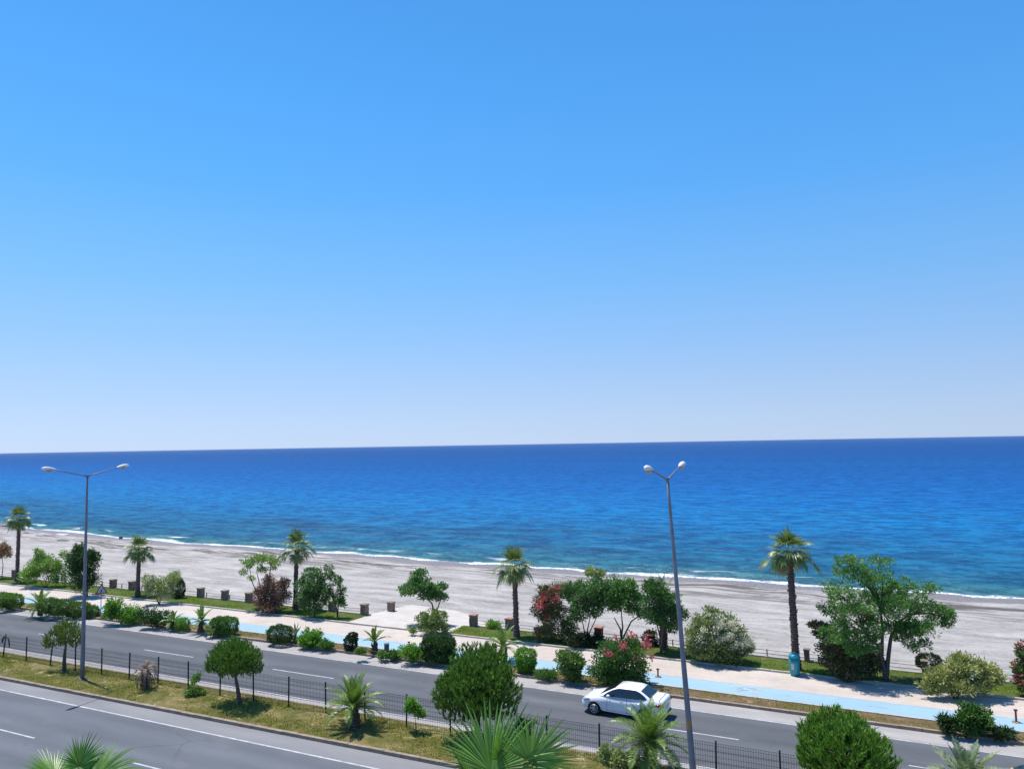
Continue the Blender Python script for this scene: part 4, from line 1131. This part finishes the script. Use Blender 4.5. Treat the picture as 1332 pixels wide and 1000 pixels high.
S('open_tree', 'widest tree on the lawn, airy feathery crown and forked trunk', 'tree', (1152, 886),
  [(1090, 770, 20, 12, -.6), (1105, 745, 22, 12, .3), (1130, 750, 24, 14, 0), (1085, 792, 18, 10, .8), (1110, 790, 22, 14, -.8), (1140, 775, 24, 16, .8), (1165, 765, 22, 13, 0), (1160, 790, 24, 16, -.6),
   (1190, 785, 24, 14, .4), (1215, 800, 20, 13, 0), (1232, 805, 12, 14, -.3), (1195, 815, 22, 12, -.4), (1180, 830, 14, 12, 0), (1105, 728, 18, 5, .5), (1145, 730, 18, 6, .4), (1207, 765, 14, 7, .4), (1100, 815, 18, 16, .3), (1130, 820, 18, 14, -.5), (1190, 843, 7, 6, 0), (1125, 800, 20, 12, .3), (1205, 838, 9, 6, .2), (1088, 826, 17, 14, -.4), (1112, 838, 18, 14, -.6), (1135, 838, 12, 10, -.5), (1178, 815, 20, 13, .2), (1160, 815, 16, 10, .3)],
  'tree', 9000, 0.14, seed=111, nclump=17, clump=0.29, shell=0.92, mult=3.4, aspect=2.8, trunks=[[(1147, 855), (1148, 820), (1146, 795)], [(1156, 850), (1159, 828), (1170, 808), (1182, 800)], [(1150, 868), (1142, 840), (1130, 828)]], trunk_r=0.13, mat2=('bright', 0.3),
  flowers=[('fl_red', [(1127, 798, 10, 6), (1119, 795, 7, 5), (1131, 803, 5, 4)], 260, 0.10)])
S('flowering_bush', 'dark reddish purple bush at the left foot of the widest tree', 'shrub', (1105, 884), [(1085, 850, 18, 18, 0), (1110, 855, 24, 22, 0), (1100, 870, 32, 14, 0), (1130, 862, 18, 18, 0), (1068, 815, 10, 8, 0), (1075, 828, 14, 10, 0), (1057, 812, 6, 5, 0)], 'purple', 5200, 0.15, seed=112, push=0.3, mat2=('green', 0.40),
  flowers=[('fl_red', [(1065, 815, 7, 5), (1085, 845, 8, 6)], 90, 0.08)])
S('oleander', 'loose yellowish oleander with cream flowers at the right', 'shrub', (1250, 912), [(1222, 882, 18, 14, 0), (1250, 872, 24, 18, 0), (1278, 876, 20, 16, 0), (1245, 892, 28, 14, 0), (1270, 893, 20, 12, 0), (1212, 893, 14, 10, 0), (1292, 882, 12, 10, 0), (1253, 858, 14, 8, .2)], 'yellowish', 4200, 0.18, seed=113, push=0.5, aspect=3, mat2=('olive', 0.45),
  flowers=[('fl_cream', [(1250, 872, 22, 14), (1280, 880, 16, 10), (1230, 885, 14, 10)], 330, 0.075)])
S('ball_shrub', 'small black looking dense shrub at the wall left of the yellowish oleander', 'shrub', (1209, 873), [(1208, 860, 14, 9), (1198, 862, 6, 4)], 'black', 900, 0.10, seed=114, push=0.2, nclump=20)
S('oleander', 'pink flowered oleander cut by the right photo edge', 'shrub', (1332, 905), [(1334, 872, 14, 16, 0), (1332, 850, 10, 12, 0), (1330, 890, 13, 13, 0), (1345, 865, 18, 26, 0)], 'green', 1600, 0.15, seed=115, mat2=('purple', 0.3), flowers=[('fl_pink', [(1328, 868, 8, 10), (1330, 842, 6, 8), (1326, 885, 6, 6)], 300, 0.10)])

# ------------------------------------------------------------------ fence along the median
def fence():
    t = thing('wire_fence', 'dark wire mesh panel fence running along the median', 'fence', (-30, 32.32, 0.15))
    def fy(x): return 0.018 * (max(-90, min(30, x)) + 30)
    rng = random.Random(5)
    xs = [-30.28 + 2.52 * k for k in range(-24, 17)]
    tilts = [rng.uniform(-0.02, 0.02) for _ in xs]
    tilts[14] = 0.16; tilts[16] = 0.14
    for i, x in enumerate(xs):
        mb = MB()
        o = Vector((x + 30, fy(x), 0))
        mb.box((0, 0, 0.74), (0.06, 0.06, 1.62))
        mb.box((0, 0, 1.565), (0.07, 0.07, 0.03))
        for z in (0.3, 0.8, 1.3): mb.box((0, -0.035, z), (0.075, 0.02, 0.04))
        b = mb.build('post', M['fence'], t)
        b.location = o; b.rotation_euler = (0, tilts[i], 0)
    base = None
    for i in range(len(xs) - 1):
        x = xs[i]
        if base is None:
            mb = MB()
            L = 2.46
            n = 26
            for k in range(n):
                px = L * k / (n - 1)
                mb.box((px, 0, 0.76), (0.009, 0.007, 1.46))
            for k, z in enumerate((0.05, 0.25, 0.29, 0.49, 0.69, 0.73, 0.93, 1.13, 1.17, 1.37, 1.47)):
                mb.box((L / 2, 0.007 if k % 3 else -0.007, z), (L, 0.007, 0.010))
            base = mb.build('mesh_panel', M['fence'], t); o = base
        else:
            o = base.copy(); link(o, t)
        o.location = (x + 0.03 + 30, fy(x), 0.0)
        o.rotation_euler = (0, 0, 0.018)
    return t
fence()
# bent dry stalk looped over the fence
mb = MB()
pp = at(3, 858)
mb.tube([Vector((0, 0, 0)) + Vector((0.75 * (1 - math.cos(a)) * 0.55, -0.05, 1.15 + 0.45 * math.sin(a) - (0.3 if a > 2.4 else 0) * (a - 2.4))) for a in [k * 0.35 for k in range(0, 10)]], [0.05, 0.055, 0.06, 0.06, 0.06, 0.055, 0.05, 0.045, 0.04, 0.03], 7)
t = thing('bent_pipe', 'dark bent hoop arching over the fence at the left edge', 'pipe', pp)
o = mb.build('hoop', M['dark_trim'], t, True)

# ------------------------------------------------------------------ street lamps
def street_lamp(label, x, y, lean, sticker):
    t = thing('street_lamp', label, 'street lamp', (x, y, 0.13), 'double arm lamp posts on the median', (0, lean, 0))
    H = 12.35
    mb = MB()
    n = 12
    mb.tube([(0, 0, -0.05 + (H + 0.05) * i / n) for i in range(n + 1)], [0.135 - 0.078 * i / n for i in range(n + 1)], 12)
    mb.build('pole', M['galv'], t, True)
    mb = MB(); mb.box((0, 0, 0.03), (0.42, 0.42, 0.03))
    for a in (-1, 1):
        for b in (-1, 1): mb.tube([(a * .15, b * .15, 0.045), (a * .15, b * .15, 0.11)], 0.018, 6)
    mb.build('base_plate', M['galv'], t)
    mb = MB(); mb.box((0.0, -0.112, 0.95), (0.12, 0.02, 0.42)); mb.build('access_door', M['galv'], t)
    mb = MB(); mb.tube([(0, 0, H - 0.15), (0, 0, H + 0.06)], 0.075, 10); mb.build('collar', M['galv'], t)
    for s in (-1, 1):
        a = MB()
        a.tube([(0, s * 0.03, H - 0.02), (0, s * 0.7, H + 0.14), (0, s * 1.4, H + 0.30), (0, s * 2.05, H + 0.44)], [0.04, 0.036, 0.032, 0.03], 8)
        arm = a.build('arm', M['galv'], t, True)
        h = MB()
        pts = [(0, s * 1.95, H + 0.42), (0, s * 2.05, H + 0.45), (0, s * 2.2, H + 0.48), (0, s * 2.42, H + 0.52), (0, s * 2.66, H + 0.55), (0, s * 2.80, H + 0.56), (0, s * 2.88, H + 0.56)]
        h.tube(pts, [0.04, 0.06, 0.095, 0.12, 0.115, 0.08, 0.03], 12)
        for i, v in enumerate(h.v):   # flatten underside
            zc = H + 0.52
            if v[2] < zc - 0.02: h.v[i] = (v[0], v[1], max(v[2], zc - 0.075))
        hd = h.build('lamp_head', M['lamp_housing'], t, True)
        g = MB()
        g.tube([(0, s * 2.2, H + 0.455), (0, s * 2.34, H + 0.44), (0, s * 2.52, H + 0.44), (0, s * 2.68, H + 0.47)], [0.05, 0.11, 0.11, 0.05], 10)
        g.build('lamp_glass', M['lamp_glass'], hd, True)
    if sticker:
        mb = MB(); 
        for k in range(5):
            a0 = math.radians(-118 + 14 * k); a1 = math.radians(-118 + 14 * (k + 1))
            mb.add([(0.123 * math.cos(a0), 0.123 * math.sin(a0), 2.56), (0.123 * math.cos(a1), 0.123 * math.sin(a1), 2.56), (0.121 * math.cos(a1), 0.121 * math.sin(a1), 2.93), (0.121 * math.cos(a0), 0.121 * math.sin(a0), 2.93)], [(0, 1, 2, 3)])
        mb.build('orange_sticker', M['orange'], t, True)
    return t
street_lamp('tall grey double arm street lamp at the left, upright on the median', -45.69, 30.97, 0.0, False)
street_lamp('tall grey double arm street lamp right of centre, leaning slightly left, with an orange sticker', -8.05, 31.0, R(-3.25), True)
# further lamps of the same row, outside the picture
# ------------------------------------------------------------------ pedestals and low rails on the beach wall
peds = [(-89.0, 0), (-72.35, 0), (-69.47, 0), (-66.1, 0), (-59.77, 0), (-56.61, 0), (-53.6, 0), (-50.5, 0), (-47.3, 0), (-44.0, 0), (-40.6, 0), (-30.2, 0), (-27.1, 0), (-24.0, 0), (-20.0, 1), (-6.2, 2), (-2.9, 2), (0.3, 2), (3.5, 2), (6.7, 2)]
plab = ['weathered stone pedestal at the far left behind the leftmost palm', 'stone pedestal on the beach wall right behind the triangular sign', 'stone pedestal on the beach wall just left of the second palm',
        'stone pedestal hidden behind the whitish oleander', 'stone pedestal with pale cap right of the dark green ball', 'stone pedestal between the dark ball and the reddish bush', 'stone pedestal at the left side of the reddish bush',
        'stone pedestal behind the reddish bush', 'stone pedestal behind the third palm', 'stone pedestal behind the dense round tree', 'stone pedestal at the left corner of the pale beach path',
        'stone pedestal at the right corner of the pale beach path, reddish cap', 'stone pedestal just left of the lone palm trunk', 'stone pedestal left of the tall red oleander', 'brick red pedestal under the dense green trees',
        'narrow dark pedestal behind the teal bin palm', 'low pedestal behind the dark purple bush', 'low pedestal right of the forked trunk', 'low pedestal behind the yellowish oleander', 'low pedestal at the right edge of the lawn']
def pedestal(x, y, z, kind, lab):
    t = thing('stone_pedestal', lab, 'pedestal', (x, y, z), 'stone pedestals along the beach wall')
    rng = random.Random(int(abs(x) * 10))
    w = 0.50 if kind < 2 else 0.30
    h = 0.72 if kind < 2 else 0.62
    body = MB()
    # coursed rough stones
    nz = 4
    for k in range(nz):
        for sx_ in range(3):
            for sy_ in range(3):
                if sx_ == 1 and sy_ == 1: continue
                j = 0.018
                body.box(((sx_ - 1) * w / 3 + rng.uniform(-j, j) * .5, (sy_ - 1) * w / 3 + rng.uniform(-j, j) * .5, -0.1 + (h + 0.1) * (k + 0.5) / nz),
                         (w / 3 - 0.004 + rng.uniform(-j, j), w / 3 - 0.004 + rng.uniform(-j, j), (h + 0.1) / nz - 0.005))
    body.box((0, 0, h / 2 - 0.05), (w * 0.93, w * 0.93, h + 0.08))
    body.build('pillar', M['redbrick'] if kind == 1 else M['stone'], t)
    cap = MB(); cap.box((0, 0, h + 0.035), (w + 0.09, w + 0.09, 0.07)); cap.box((0, 0, h + 0.09), (w + 0.03, w + 0.03, 0.04), top=0.8)
    cap.build('cap', M['terracotta'] if (kind == 1 or x in (-30.2, -27.1)) else M['kerb'], t)
    return t
for (x, k), lab in zip(peds, plab):
    pedestal(x, 52.1, 0.24, k, lab)
pedestal(-40.9, 56.2, beach_z(-40.9, 56.2) + 0.1, 0, 'lone stone pedestal standing out on the beach beside the pale path')
def rails(x0, x1, lab):
    t = thing('low_railing', lab, 'railing', (x0, 52.1, 0.24))
    n = int((x1 - x0) / 3.1) + 1
    for k in range(n + 1):
        x = (x1 - x0) * k / n
        mb = MB(); mb.box((x, 0, 0.2), (0.06, 0.06, 0.44)); mb.build('post', M['rail'], t)
    for z in (0.16, 0.38):
        mb = MB()
        pts = []
        for k in range(n * 4 + 1):
            u = k / (n * 4)
            pts.append(((x1 - x0) * u, 0, z - 0.02 * abs(math.sin(u * n * math.pi))))
        mb.tube(pts, 0.016, 5); mb.build('rail', M['rail'], t)
rails(-95, -41.0, 'low two bar railing on the beach wall left of the pale path')
rails(-30.0, 22, 'low two bar railing on the beach wall right of the pale path')

# ------------------------------------------------------------------ small furniture
P = at(1034, 878)
t = thing('litter_bin', 'teal cylindrical litter bin in front of the tallest fan palm', 'bin', P)
mb = MB(); mb.tube([(0, 0, 0.06), (0, 0, 0.12), (0, 0, 0.75), (0, 0, 1.05)], [0.25, 0.28, 0.30, 0.31], 20); mb.build('body', M['teal'], t, True)
mb = MB(); mb.tube([(0, 0, 1.05), (0, 0, 1.10), (0, 0, 1.20), (0, 0, 1.26)], [0.33, 0.34, 0.30, 0.16], 20); mb.build('lid', M['teal'], t, True)
mb = MB(); mb.tube([(0, 0, -0.02), (0, 0, 0.06)], 0.2, 16); mb.build('foot', M['teal_dark'], t)
mb = MB(); mb.box((0, -0.295, 0.93), (0.30, 0.05, 0.12)); mb.build('slot', M['teal_dark'], t)
mb = MB(); mb.box((-0.06, -0.305, 0.55), (0.16, 0.02, 0.34)); mb.build('label_plate', M['sign_white'], t)
P = at(503, 851)
t = thing('litter_post', 'short grey cylinder bin at the edge of the bike path', 'bin', P)
mb = MB(); mb.tube([(0, 0, -0.02), (0, 0, 0.62), (0, 0, 0.70)], [0.17, 0.17, 0.15], 16); mb.build('body', M['bolgrey'], t)
mb = MB(); mb.tube([(0, 0, 0.70), (0, 0, 0.74)], [0.185, 0.185], 16); mb.build('rim', M['galv'], t)
for (px, py, hh, lab) in [(532, 846, 0.55, 'rusty short post beside the light green loose shrub'), (856, 880, 0.42, 'rusty short post near the shade on the promenade left of the right lamp'), (1322, 939, 0.55, 'rusty short post on the promenade near the right photo edge')]:
    P = at(px, py)
    t = thing('short_post', lab, 'post', P, 'rusty short posts by the bike path')
    mb = MB(); mb.tube([(0, 0, 0.0), (0, 0, hh)], [0.05, 0.045], 8); mb.build('stake', M['rust'], t)
    mb = MB(); mb.box((0, 0, hh + 0.03), (0.16, 0.10, 0.07)); mb.build('head', M['rust'], t)
    mb = MB(); mb.tube([(0, 0, 0.0), (0, 0, 0.03)], [0.20, 0.18], 12); mb.build('base', M['stone'], t)
# triangular warning sign
P = at(131, 806)
t = thing('warning_sign', 'triangular warning sign on a thin pole by the left lamp post', 'sign', P, rot=(0, 0, R(70)))
mb = MB(); mb.tube([(0, 0.03, -0.02), (0, 0.03, 2.75)], 0.03, 8); mb.build('pole', M['galv'], t)
def tri(s, th, y):
    mb = MB()
    h = s * 0.866
    P_ = [(-s / 2, -h / 3), (s / 2, -h / 3), (0, 2 * h / 3)]
    vs = [(x, y, z + 2.4) for x, z in P_] + [(x, y + th, z + 2.4) for x, z in P_]
    mb.add(vs, [(0, 1, 2), (5, 4, 3), (0, 3, 4, 1), (1, 4, 5, 2), (2, 5, 3, 0)])
    return mb
tri(0.98, 0.015, 0.0).build('sign_plate', M['sign_red'], t)
pl = tri(0.68, 0.004, -0.006).build('sign_face', M['sign_white'], t)
mb = MB(); mb.box((0, -0.010, 2.36), (0.07, 0.004, 0.24)); mb.box((0.06, -0.010, 2.47), (0.10, 0.004, 0.05)); mb.box((-0.05, -0.010, 2.30), (0.05, 0.004, 0.12)); mb.build('symbol', M['dark_trim'], t)

# ------------------------------------------------------------------ rocks at the waterline
rng = random.Random(77)
def rock(px, py, sx_, sy_, sz_, z, lab, mat='rock'):
    P = at(px, py, z)
    P.z = beach_z(P.x, P.y) + sz_ * 0.15
    bm = bmesh.new()
    bmesh.ops.create_icosphere(bm, subdivisions=3, radius=1.0)
    for v in bm.verts:
        n_ = 1 + 0.18 * math.sin(v.co.x * 4 + px) * math.sin(v.co.y * 5 + py) + rng.uniform(-0.05, 0.05)
        v.co = Vector((v.co.x * sx_ * n_, v.co.y * sy_ * n_, max(-0.5, v.co.z) * sz_ * n_))
    me = bpy.data.meshes.new('rock'); bm.to_mesh(me); bm.free()
    me.materials.append(M[mat])
    o = link(bpy.data.objects.new('flat_rock', me)); o.location = P
    tag(o, lab, 'rock', 'rocks on the beach')
rock(157, 701, 0.3, 0.3, 0.5, -2.7, 'small upright dark rock at the waterline left of the second palm')
rock(80, 697, 1.8, 0.8, 0.25, -2.6, 'flat white rock on the beach near the left lamp post', 'rock_white')
rock(82, 706, 1.4, 0.6, 0.25, -2.3, 'flat dark rock just inland of the white rock')
rock(0, 684, 4.0, 1.5, 0.5, -2.8, 'low dark rock shelf at the waterline at the left edge')

# ------------------------------------------------------------------ cars
def car(label, x, y, paint, front_dir=-1, cat='car', name='saloon_car'):
    """local: x = 0 front .. 4.45 rear, y = 0 centre"""
    t = thing(name, label, cat, (x, y, 0.006))
    L = 4.45
    #   x,   half width, z bottom, z top (bonnet / belt / boot)
    st = [(0.00, 0.50, 0.38, 0.60), (0.05, 0.66, 0.28, 0.68), (0.16, 0.77, 0.24, 0.76), (0.40, 0.845, 0.22, 0.86), (0.80, 0.865, 0.21, 0.94), (1.15, 0.87, 0.20, 1.00), (1.45, 0.872, 0.20, 1.03),
          (2.00, 0.874, 0.20, 1.00), (2.60, 0.874, 0.20, 1.01), (3.20, 0.874, 0.20, 1.04), (3.60, 0.870, 0.21, 1.10), (3.85, 0.86, 0.22, 1.12), (4.10, 0.84, 0.24, 1.125), (4.30, 0.80, 0.28, 1.12), (4.40, 0.74, 0.32, 1.07), (4.45, 0.66, 0.40, 0.98)]
    mb = MB()
    prof = None
    for (sx_, w, zb, zt) in st:
        h = zt - zb
        prof = [(w * 0.86, zb), (w * 0.97, zb + h * 0.10), (w * 1.0, zb + h * 0.35), (w * 0.992, zb + h * 0.58), (w * 0.985, zb + h * 0.72), (w * 0.955, zb + h * 0.80), (w * 0.90, zb + h * 0.93), (w * 0.80, zb + h * 0.985), (w * 0.4, zb + h * 1.0)]
        full = [(sx_, -a, b) for a, b in prof] + [(sx_, a, b) for a, b in reversed(prof)]
        mb.v += full
    m_ = 18
    for i in range(len(st) - 1):
        for k in range(m_):
            k2 = (k + 1) % m_
            mb.f.append((i * m_ + k, (i + 1) * m_ + k, (i + 1) * m_ + k2, i * m_ + k2))
    mb.f.append(tuple(range(m_))); mb.f.append(tuple((len(st) - 1) * m_ + k for k in reversed(range(m_))))
    body = mb.build('body', M[paint], t, True)
    wheels = [(0.80, 1), (0.80, -1), (3.45, 1), (3.45, -1)]
    sub = body.modifiers.new('s', 'SUBSURF'); sub.levels = 1; sub.render_levels = 1
    cut = MB()
    for wx in (0.80, 3.45):
        for s in (-1, 1): cut.tube([(wx, s * 0.62, 0.31), (wx, s * 1.1, 0.31)], 0.365, 28)
    co_ = cut.build('cutter', None, t)
    bo = body.modifiers.new('b', 'BOOLEAN'); bo.object = co_; bo.operation = 'DIFFERENCE'; bo.solver = 'EXACT'
    bpy.context.view_layer.update()
    dg = bpy.context.evaluated_depsgraph_get()
    me = bpy.data.meshes.new_from_object(body.evaluated_get(dg))
    body.modifiers.clear(); body.data = me
    bpy.data.objects.remove(co_)
    # cabin: roof shell and pillars; (x at belt, x at roof)
    zs = [0.98, 1.10, 1.26, 1.41, 1.475, 1.505]
    def xa(z): return float(np.interp(z, zs, [1.00, 1.24, 1.56, 1.88, 2.12, 2.45]))
    def xr(z): return float(np.interp(z, zs, [3.95, 3.80, 3.52, 3.25, 3.05, 2.80]))
    def yw(z): return float(np.interp(z, zs, [0.815, 0.785, 0.725, 0.665, 0.60, 0.40]))
    cb = MB()
    ns = 12
    for z in zs:
        a, r_, w = xa(z), xr(z), yw(z)
        loop = []
        for i in range(ns + 1):
            u = i / ns
            e = 1 - 0.10 * (abs(2 * u - 1) ** 4)
            loop.append((a + (r_ - a) * u, -w * e, z))
        for i in range(ns + 1):
            u = 1 - i / ns
            e = 1 - 0.10 * (abs(2 * u - 1) ** 4)
            loop.append((a + (r_ - a) * u, w * e, z))
        # bow windscreen and backlight slightly
        cb.v += loop
    nn = 2 * (ns + 1)
    for j in range(len(zs) - 1):
        for k in range(nn):
            k2 = (k + 1) % nn
            cb.f.append((j * nn + k, j * nn + k2, (j + 1) * nn + k2, (j + 1) * nn + k))
    cb.f.append(tuple((len(zs) - 1) * nn + k for k in range(nn)))
    cb.build('roof', M[paint], t, True)
    # side glass: outlines (x, z) on each side, pushed 4 mm proud of the cabin
    def ysurf(x_, z_):
        a, r_ = xa(z_), xr(z_)
        u = min(1, max(0, (x_ - a) / (r_ - a)))
        return yw(z_) * (1 - 0.10 * (abs(2 * u - 1) ** 4))
    outl = [[(1.28, 1.00), (2.52, 1.02), (2.52, 1.435), (2.10, 1.425), (1.80, 1.33), (1.48, 1.17)],
            [(2.57, 1.02), (3.46, 1.05), (3.60, 1.10), (3.50, 1.20), (3.22, 1.36), (3.0, 1.43), (2.57, 1.435)]]
    for s in (-1, 1):
        for o_ in outl:
            g = MB()
            xs_ = [q[0] for q in o_]; 
            # grid fill between lower and upper outline
            xmin, xmax = min(xs_), max(xs_)
            nxs = 14
            lo = []; hi = []
            for i in range(nxs + 1):
                x_ = xmin + (xmax - xmin) * i / nxs
                zz = []
                for k in range(len(o_)):
                    (ax, az), (bx_, bz) = o_[k], o_[(k + 1) % len(o_)]
                    if abs(ax - bx_) < 1e-9:
                        if abs(x_ - ax) < 1e-6: zz += [az, bz]
                    elif min(ax, bx_) - 1e-9 <= x_ <= max(ax, bx_) + 1e-9: zz.append(az + (bz - az) * (x_ - ax) / (bx_ - ax))
                lo.append((x_, min(zz))); hi.append((x_, max(zz)))
            nz_ = 4
            for i in range(nxs + 1):
                for j in range(nz_ + 1):
                    z_ = lo[i][1] + (hi[i][1] - lo[i][1]) * j / nz_
                    g.v.append((lo[i][0], s * (ysurf(lo[i][0], z_) + 0.012), z_))
            for i in range(nxs):
                for j in range(nz_):
                    a = i * (nz_ + 1) + j
                    g.f.append((a, a + nz_ + 1, a + nz_ + 2, a + 1))
            g.build('window', M['glass'], t, True)
        g = MB()
        for j in range(7):
            z_ = 1.02 + 0.415 * j / 6
            for x_ in (2.51, 2.58): g.v.append((x_, s * (ysurf(x_, z_) + 0.010), z_))
        for j in range(6): g.f.append((2 * j, 2 * j + 1, 2 * j + 3, 2 * j + 2))
        g.build('door_pillar', M['dark_trim'], t)
    for nm, fx, z0, z1, sgn in (('windscreen', xa, 1.03, 1.415, -1), ('rear_window', xr, 1.14, 1.415, 1)):
        g = MB()
        nz_, ny_ = 6, 10
        for j in range(nz_ + 1):
            z_ = z0 + (z1 - z0) * j / nz_
            w = yw(z_) * 0.9 - 0.035
            for i in range(ny_ + 1):
                u = -1 + 2 * i / ny_
                g.v.append((fx(z_) + sgn * 0.014, u * w, z_ + 0.008))
        for j in range(nz_):
            for i in range(ny_):
                a = j * (ny_ + 1) + i
                g.f.append((a, a + 1, a + ny_ + 2, a + ny_ + 1))
        g.build(nm, M['glass'], t, True)
    for wx, s in wheels:
        w_ = MB(); yy = s * 0.775
        w_.tube([(wx, yy - s * 0.10, 0.31), (wx, yy - s * 0.095, 0.31), (wx, yy + s * 0.075, 0.31), (wx, yy + s * 0.095, 0.31)], [0.27, 0.305, 0.305, 0.275], 28)
        wh = w_.build('wheel', M['tyre'], t)
        r_ = MB(); r_.tube([(wx, yy + s * 0.085, 0.31), (wx, yy + s * 0.100, 0.31)], [0.20, 0.205], 24); r_.build('hub_disc', M['dark_trim'], wh)
        sp = MB()
        rim_pts = [(wx + 0.205 * math.cos(a), yy + s * 0.103, 0.31 + 0.205 * math.sin(a)) for a in [k * 2 * math.pi / 24 for k in range(25)]]
        sp.tube(rim_pts, 0.013, 5, False)
        for k in range(7):
            a = 2 * math.pi * k / 7 + 0.3
            sp.tube([(wx, yy + s * 0.112, 0.31), (wx + 0.2 * math.cos(a), yy + s * 0.106, 0.31 + 0.2 * math.sin(a))], [0.032, 0.024], 5)
        sp.tube([(wx, yy + s * 0.10, 0.31), (wx, yy + s * 0.125, 0.31)], 0.045, 10)
        sp.build('rim', M['alloy'], wh)
        ar = MB(); ar.tube([(wx, s * 0.60, 0.31), (wx, s * 0.63, 0.31)], 0.36, 24); ar.build('wheel_well', M['dark_trim'], t)
    for s in (-1, 1):
        # door seams, waist strip and handles
        for (xa_, za, zb_) in ((1.50, 0.30, 0.97), (2.545, 0.28, 1.0), (3.30, 0.60, 1.0)):
            g = MB(); ysd = 0.874
            g.tube([(xa_, s * (ysd * 0.975), za), (xa_, s * (ysd * 1.0), za + 0.2), (xa_, s * ysd * 0.995, 0.68), (xa_ + 0.01, s * ysd * 0.975, 0.82), (xa_ + 0.01, s * 0.815, zb_)], 0.006, 4, False)
            g.build('door_seam', M['dark_trim'], t)
        for xa_ in (2.30, 3.18):
            g = MB(); g.tube([(xa_ - 0.10, s * 0.872, 0.835), (xa_, s * 0.892, 0.84), (xa_ + 0.10, s * 0.872, 0.845)], [0.012, 0.018, 0.012], 6); g.build('door_handle', M['chrome'], t, True)
        g = MB(); g.tube([(1.30, s * 0.862, 0.80), (1.9, s * 0.874, 0.79), (2.6, s * 0.874, 0.80), (3.3, s * 0.872, 0.84), (4.0, s * 0.845, 0.90)], 0.007, 4, False); g.build('waist_line', M['galv'], t)
        g = MB(); g.tube([(1.30, s * 0.875, 0.30), (2.6, s * 0.882, 0.27), (2.98, s * 0.875, 0.28)], 0.02, 5); g.build('sill_trim', M[paint], t)
        g = MB(); g.tube([(1.60, s * 0.80, 1.02), (1.62, s * 0.90, 1.05)], 0.02, 6); g.tube([(1.54, s * 0.93, 1.06), (1.58, s * 0.95, 1.07), (1.66, s * 0.96, 1.07), (1.70, s * 0.93, 1.07)], [0.04, 0.075, 0.08, 0.03], 10); g.build('wing_mirror', M[paint], t, True)
        g = MB()
        g.tube([(0.12, s * 0.60, 0.66), (0.22, s * 0.70, 0.70), (0.38, s * 0.79, 0.745), (0.55, s * 0.825, 0.78)], [0.05, 0.075, 0.07, 0.02], 10); g.build('headlight', M['headlamp'], t, True)
        g = MB(); g.tube([(0.06, s * 0.52, 0.36), (0.12, s * 0.64, 0.36)], [0.05, 0.04], 10); g.build('fog_light', M['headlamp'], t, True)
        g = MB(); g.tube([(3.98, s * 0.845, 0.87), (4.15, s * 0.83, 0.88), (4.32, s * 0.78, 0.88), (4.41, s * 0.66, 0.88)], [0.02, 0.07, 0.085, 0.08], 10); g.build('tail_light', M['tail_red'], t, True)
    g = MB(); g.box((0.022, 0, 0.55), (0.02, 0.8, 0.10)); g.box((0.03, 0, 0.36), (0.03, 0.95, 0.12)); g.build('grille', M['dark_trim'], t)
    g = MB(); g.box((0.0, 0, 0.45), (0.02, 0.52, 0.11)); g.build('number_plate', M['plate'], t)
    g = MB(); g.box((4.462, 0, 0.72), (0.02, 0.52, 0.11)); g.build('number_plate', M['plate'], t)
    g = MB(); g.box((4.42, 0, 0.36), (0.06, 1.30, 0.10)); g.build('rear_bumper_trim', M['dark_trim'], t)
    g = MB(); g.tube([(4.22, -0.72, 1.125), (4.24, 0, 1.155), (4.22, 0.72, 1.125)], 0.018, 6); g.build('boot_lip', M[paint], t, True)
    g = MB(); g.tube([(3.0, 0, 1.45), (3.08, 0, 1.52)], [0.018, 0.01], 6); g.build('aerial', M['dark_trim'], t)
    g = MB(); g.tube([(0.35, -0.70, 0.862), (1.0, -0.66, 0.985), (1.28, -0.60, 1.02), (1.28, 0.60, 1.02), (1.0, 0.66, 0.985), (0.35, 0.70, 0.862)], 0.004, 4, False); g.build('bonnet_seam', M['galv'], t)
    return t
car('white four door saloon car driving left on the far road', -15.85, 39.10, 'car_white')
car('yellow car at the bottom right corner, only its roof showing', 2.0, 35.95, 'car_yellow', cat='car')
